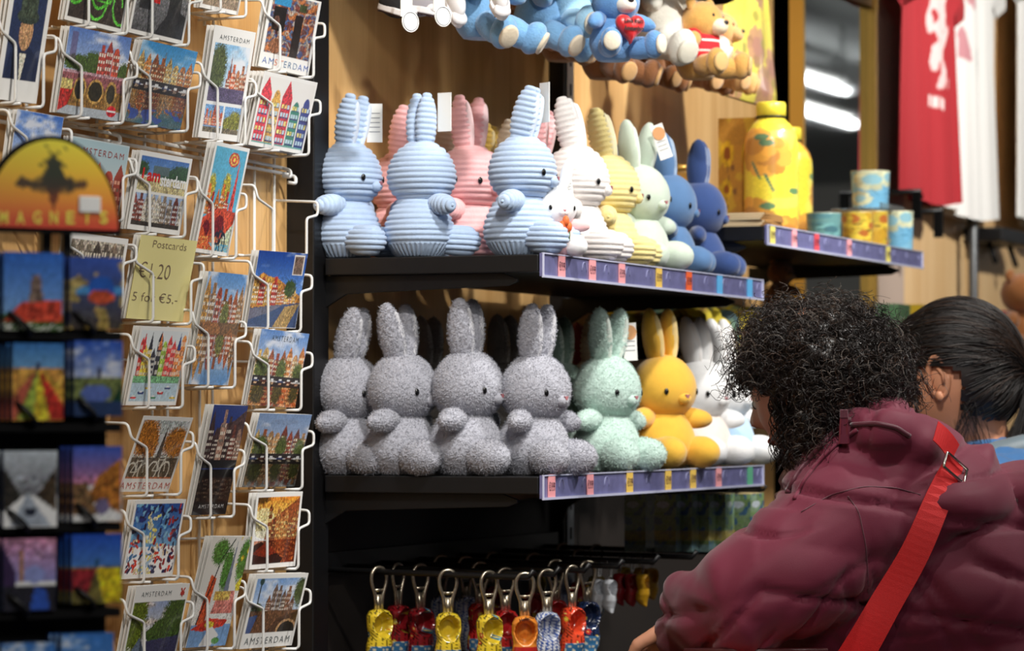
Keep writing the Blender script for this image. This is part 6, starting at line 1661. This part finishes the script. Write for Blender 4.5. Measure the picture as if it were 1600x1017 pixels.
def curls(idx, V, N, lmin, lmax, rad, turns):
    k = len(idx); m = 18; t = np.linspace(0, 1, m)
    base = V[idx]-N[idx]*.004; nn = N[idx]
    dirs = nn*.75+rng.normal(size=(k, 3))*.75+np.array((0, 0, -.28)); dirs /= np.linalg.norm(dirs, axis=1)[:, None]
    L_ = (lmin+(lmax-lmin)*rng.rand(k))[:, None, None]
    u = np.cross(dirs, rng.normal(size=(k, 3))); u /= np.linalg.norm(u, axis=1)[:, None]; w = np.cross(dirs, u)
    tr = (turns*(.5+rng.rand(k)))[:, None]; ph = rng.rand(k)[:, None]*2*PI
    R = (rad*(.5+rng.rand(k)))[:, None]*np.minimum(1, t*3)[None]
    A_ = tr*2*PI*t[None]+ph
    P = base[:, None]+dirs[:, None]*L_*t[None, :, None]+(R*np.cos(A_))[..., None]*u[:, None]+(R*np.sin(A_))[..., None]*w[:, None]
    P[..., 2] -= .25*(L_[..., 0]*t[None]**2)
    # keep the cheek free
    return P
C1 = curls(ar, V, N, .025, .062, .0075, 2.2)
fl = L(1218, 668, 0)
def keep(C, V0): 
    m_ = ~((C[:, -1, 0] < L(1226, 600)[0]) & (C[:, -1, 2] < L(1200, 622)[2]))
    m_ &= ~((C[:, -1, 0] > L(1318, 600)[0]) & (C[:, -1, 2] < L(1300, 655)[2]) & (C[:, -1, 1] < hc[1]))
    return C[m_]
hair_object('curls', keep(C1, V), .0009, HAIR, cap)
C2 = keep(curls(rng.randint(0, len(V), 420), V, N, .03, .075, .009, 2.0), V)
hair_object('grey_curls', C2, .0006, HAIRG, cap)
C3 = keep(curls(rng.randint(0, len(V), 500), V, N, .03, .07, .008, 2.0), V)
hair_object('brown_curls', C3, .0006, HAIRB, cap)
# a few locks falling along the cheek
k = 160; m = 16; t = np.linspace(0, 1, m)[None, :, None]
s0 = np.array([L(1205+40*rng.rand(), 618+20*rng.rand(), -.045+.03*rng.rand()) for _ in range(k)]); s1 = np.array([L(1208+55*rng.rand(), 700+40*rng.rand(), -.05+.04*rng.rand()) for _ in range(k)])
P = s0[:, None]*(1-t)+s1[:, None]*t+.008*np.sin(t*9+rng.rand(k)[:, None, None]*6)*np.array((1, .6, 0))
hair_object('cheek_locks', P, .0009, HAIR, cap)

# ---- the second person behind
D2 = 5.05
O2 = atD(1500, 800, D2); O20 = Vector((O2.x, O2.y, 0))
Q2 = thing('person', 'person with straight dark hair tied back and a blue jacket, behind the maroon one', 'person', (O2.x, O2.y, 0), YAW)
M2 = lambda px, py, dy=0: lp(px, py, dy, O20, D2)
hd2 = M2(1484, 594, .05)
hip2 = M2(1560, 1180, .08); foot2 = np.array((hip2[0], hip2[1], 0))
SKIN2 = mat('skin_warm', (200, 138, 104), .5, noise_amt=.05, noise_scale=30)
V, N, F = fuse([('t', [hd2+np.array((.03, .0, -.05)), M2(1500, 680, .06), M2(1520, 740, .07), M2(1535, 800, .07)], [.060, .052, .056, .10]),
    ('t', [M2(1535, 800, .08), M2(1550, 980, .08), hip2], [.13, .12, .13]),
    ('t', [M2(1535, 790, -.06), M2(1500, 960, -.08), M2(1420, 1020, .0)], [.05, .042, .03]),
    ('t', [M2(1545, 790, .22), M2(1520, 960, .24), M2(1440, 1020, .2)], [.05, .042, .03]),
    ('t', [hip2+np.array((0, -.08, 0)), np.array((hip2[0]-.02, hip2[1]-.09, .52)), np.array((foot2[0]+.02, foot2[1]-.1, .08))], [.095, .062, .045]),
    ('t', [hip2+np.array((0, .08, 0)), np.array((hip2[0]-.02, hip2[1]+.09, .52)), np.array((foot2[0]+.02, foot2[1]+.1, .08))], [.095, .062, .045])], .012, 5)
G().add(V, F).build('body', SKIN2, Q2)
f2 = math.atan2(.34, -.94)
head_mesh('head', Q2, hd2, f2, .30, SKIN2, 1.0)
hand(Q2, M2(1415, 1024, .0), (-1, .2, -.5), (0, 0, 1), 1).data.materials[0] = SKIN2
hand(Q2, M2(1435, 1024, .2), (-1, .2, -.5), (0, 0, 1), -1).data.materials[0] = SKIN2
V, N, F = fuse([('b', M2(1545, 830, .08), (.17, .24, .15)), ('b', M2(1590, 745, .09), (.09, .13, .055)), ('t', [M2(1535, 800, -.1), M2(1500, 960, -.10), M2(1430, 1015, .0)], [.085, .07, .05]),
    ('t', [M2(1545, 800, .24), M2(1520, 960, .26), M2(1450, 1015, .2)], [.085, .07, .05]), ('b', M2(1550, 980, .08), (.17, .2, .2)), ('b', M2(1560, 1120, .08), (.17, .19, .16))], .012, 6)
G().add(folds(V, N, .008, 7, None, (1, 1, 1), 5.0, .012, .006), F).build('blue_jacket', CLOTH_N('blue_nylon', (40, 96, 150)), Q2)
g = G()
cc = M2(1545, 712, .08); P = [tuple(cc+np.array((.085*math.cos(a_), .10*math.sin(a_), .020*math.cos(a_)))) for a_ in np.linspace(0, 2*PI, 30, endpoint=False)]
g.tube(P, .024, 12, closed=True); g.build('grey_collar', CLOTH_N('grey_fleece', (96, 110, 118)), Q2)
trousers(Q2, hip2, foot2, (28, 28, 32), 'black_denim')
# hair: shell over the skull, combed back to the tie
hc2 = M2(1500, 577, .05); tie = M2(1592, 588, .03)
HR = np.array((.103, .090, .110))
def shell(N, P, NN):
    Q = P.copy(); x, y, z = N[..., 0], N[..., 1], N[..., 2]
    # pulled towards the knot at the back
    k_ = np.clip(x-.55, 0, 1); Q[..., 0] += .02*k_
    return Q
def open_front(p):  # where skin shows: below the ear line and in front of it
    return p
rows = []
R2 = rotz(f2) @ roty(.25)
sh = [('b', hc2, tuple(HR)), ('b', M2(1452, 555, .06), (.060, .07, .066)), ('t', [M2(1530, 585, .05), M2(1585, 590, .04)], [.060, .022]), ('b', M2(1428, 600, .07), (.032, .045, .050)), ('b', M2(1530, 610, .04), (.06, .075, .055))]
V, N, F = fuse(sh, .007, 4)
# carve the hair away below and in front of the ear
def px2(v):
    w = Vector((v[0]*math.cos(YAW)-v[1]*math.sin(YAW), v[0]*math.sin(YAW)+v[1]*math.cos(YAW), v[2]))+O20
    return proj(w)
def bare(v):
    x, y = px2(v)
    return v[1] < hd2[1]+.0 and ((x < 1505 and y > 571+max(0, (x-1490))*.5 and x > 1436) or (y > 636 and x > 1436 and y > 640+(x-1505)*.35))
keepf = [f for f in F if not bare(V[f[0]])]
hs = G().add(lump(V, N, 20, .002), keepf).build('hair', mat('straight_hair', (24, 17, 15), .5, noise_amt=.25, noise_scale=60, spec=.5), Q2)
bv2 = BVHTree.FromPolygons([tuple(v) for v in V], F)
k = 2600; m = 18
src = []
while len(src) < k:
    i = rng.randint(len(V)); 
    if V[i][0] < tie[0]-.03 and not bare(V[i]): src.append(V[i])
src = np.array(src); PP = []
tt = np.linspace(0, 1, m)
for s_ in src:
    line = []
    for t_ in tt:
        q_ = s_*(1-t_)+(tie+rng.normal(size=3)*.0015)*t_
        q_ = q_+np.array((0, 0, .012*math.sin(PI*t_)))
        loc, nrm, _, _ = bv2.find_nearest(Vector(q_))
        line.append(np.array(loc)+np.array(nrm)*.0015)
    PP.append(line)
PP = np.array(PP); PP[:, 1:-1] = (PP[:, :-2]+2*PP[:, 1:-1]+PP[:, 2:])/4
PP += rng.normal(size=(k, 1, 3))*.0012
bad = np.array([any(bare(PP[i, j]) for j in range(0, 15)) for i in range(k)])
hair_object('combed_strands', PP[~bad], .0008, MATS['straight_hair'], hs)
hair_object('brown_strands', PP[~bad][::9]+np.array((0, -.0015, .001)), .0005, HAIRB, hs)
# tail
k = 500; m = 20; t = np.linspace(0, 1, m)
P = []
for _ in range(k):
    a0 = tie+rng.normal(size=3)*.004; e = M2(1560+70*rng.rand(), 700+60*rng.rand(), -.02+.06*rng.rand())
    mid = M2(1612+12*rng.rand(), 600+20*rng.rand(), .02)
    P.append((1-t)[:, None]**2*a0+2*((1-t)*t)[:, None]*mid+(t**2)[:, None]*e)
hair_object('ponytail', np.array(P), .0010, MATS['straight_hair'], hs)
G().tube([tuple(tie+np.array((0, .016*math.cos(a_), .016*math.sin(a_)))) for a_ in np.linspace(0, 2*PI, 16, endpoint=False)], .005, 8, closed=True).build('hair_tie', BLACK_M, hs)
k = 45; P = []
for _ in range(k):
    a0 = M2(1500+30*rng.rand(), 610+30*rng.rand(), -.03); e = M2(1470+80*rng.rand(), 700+20*rng.rand(), -.02); mid = (a0+e)/2+rng.normal(size=3)*.008
    P.append((1-t)[:, None]**2*a0+2*((1-t)*t)[:, None]*mid+(t**2)[:, None]*e)
hair_object('loose_strands', np.array(P), .0005, MATS['straight_hair'], hs)
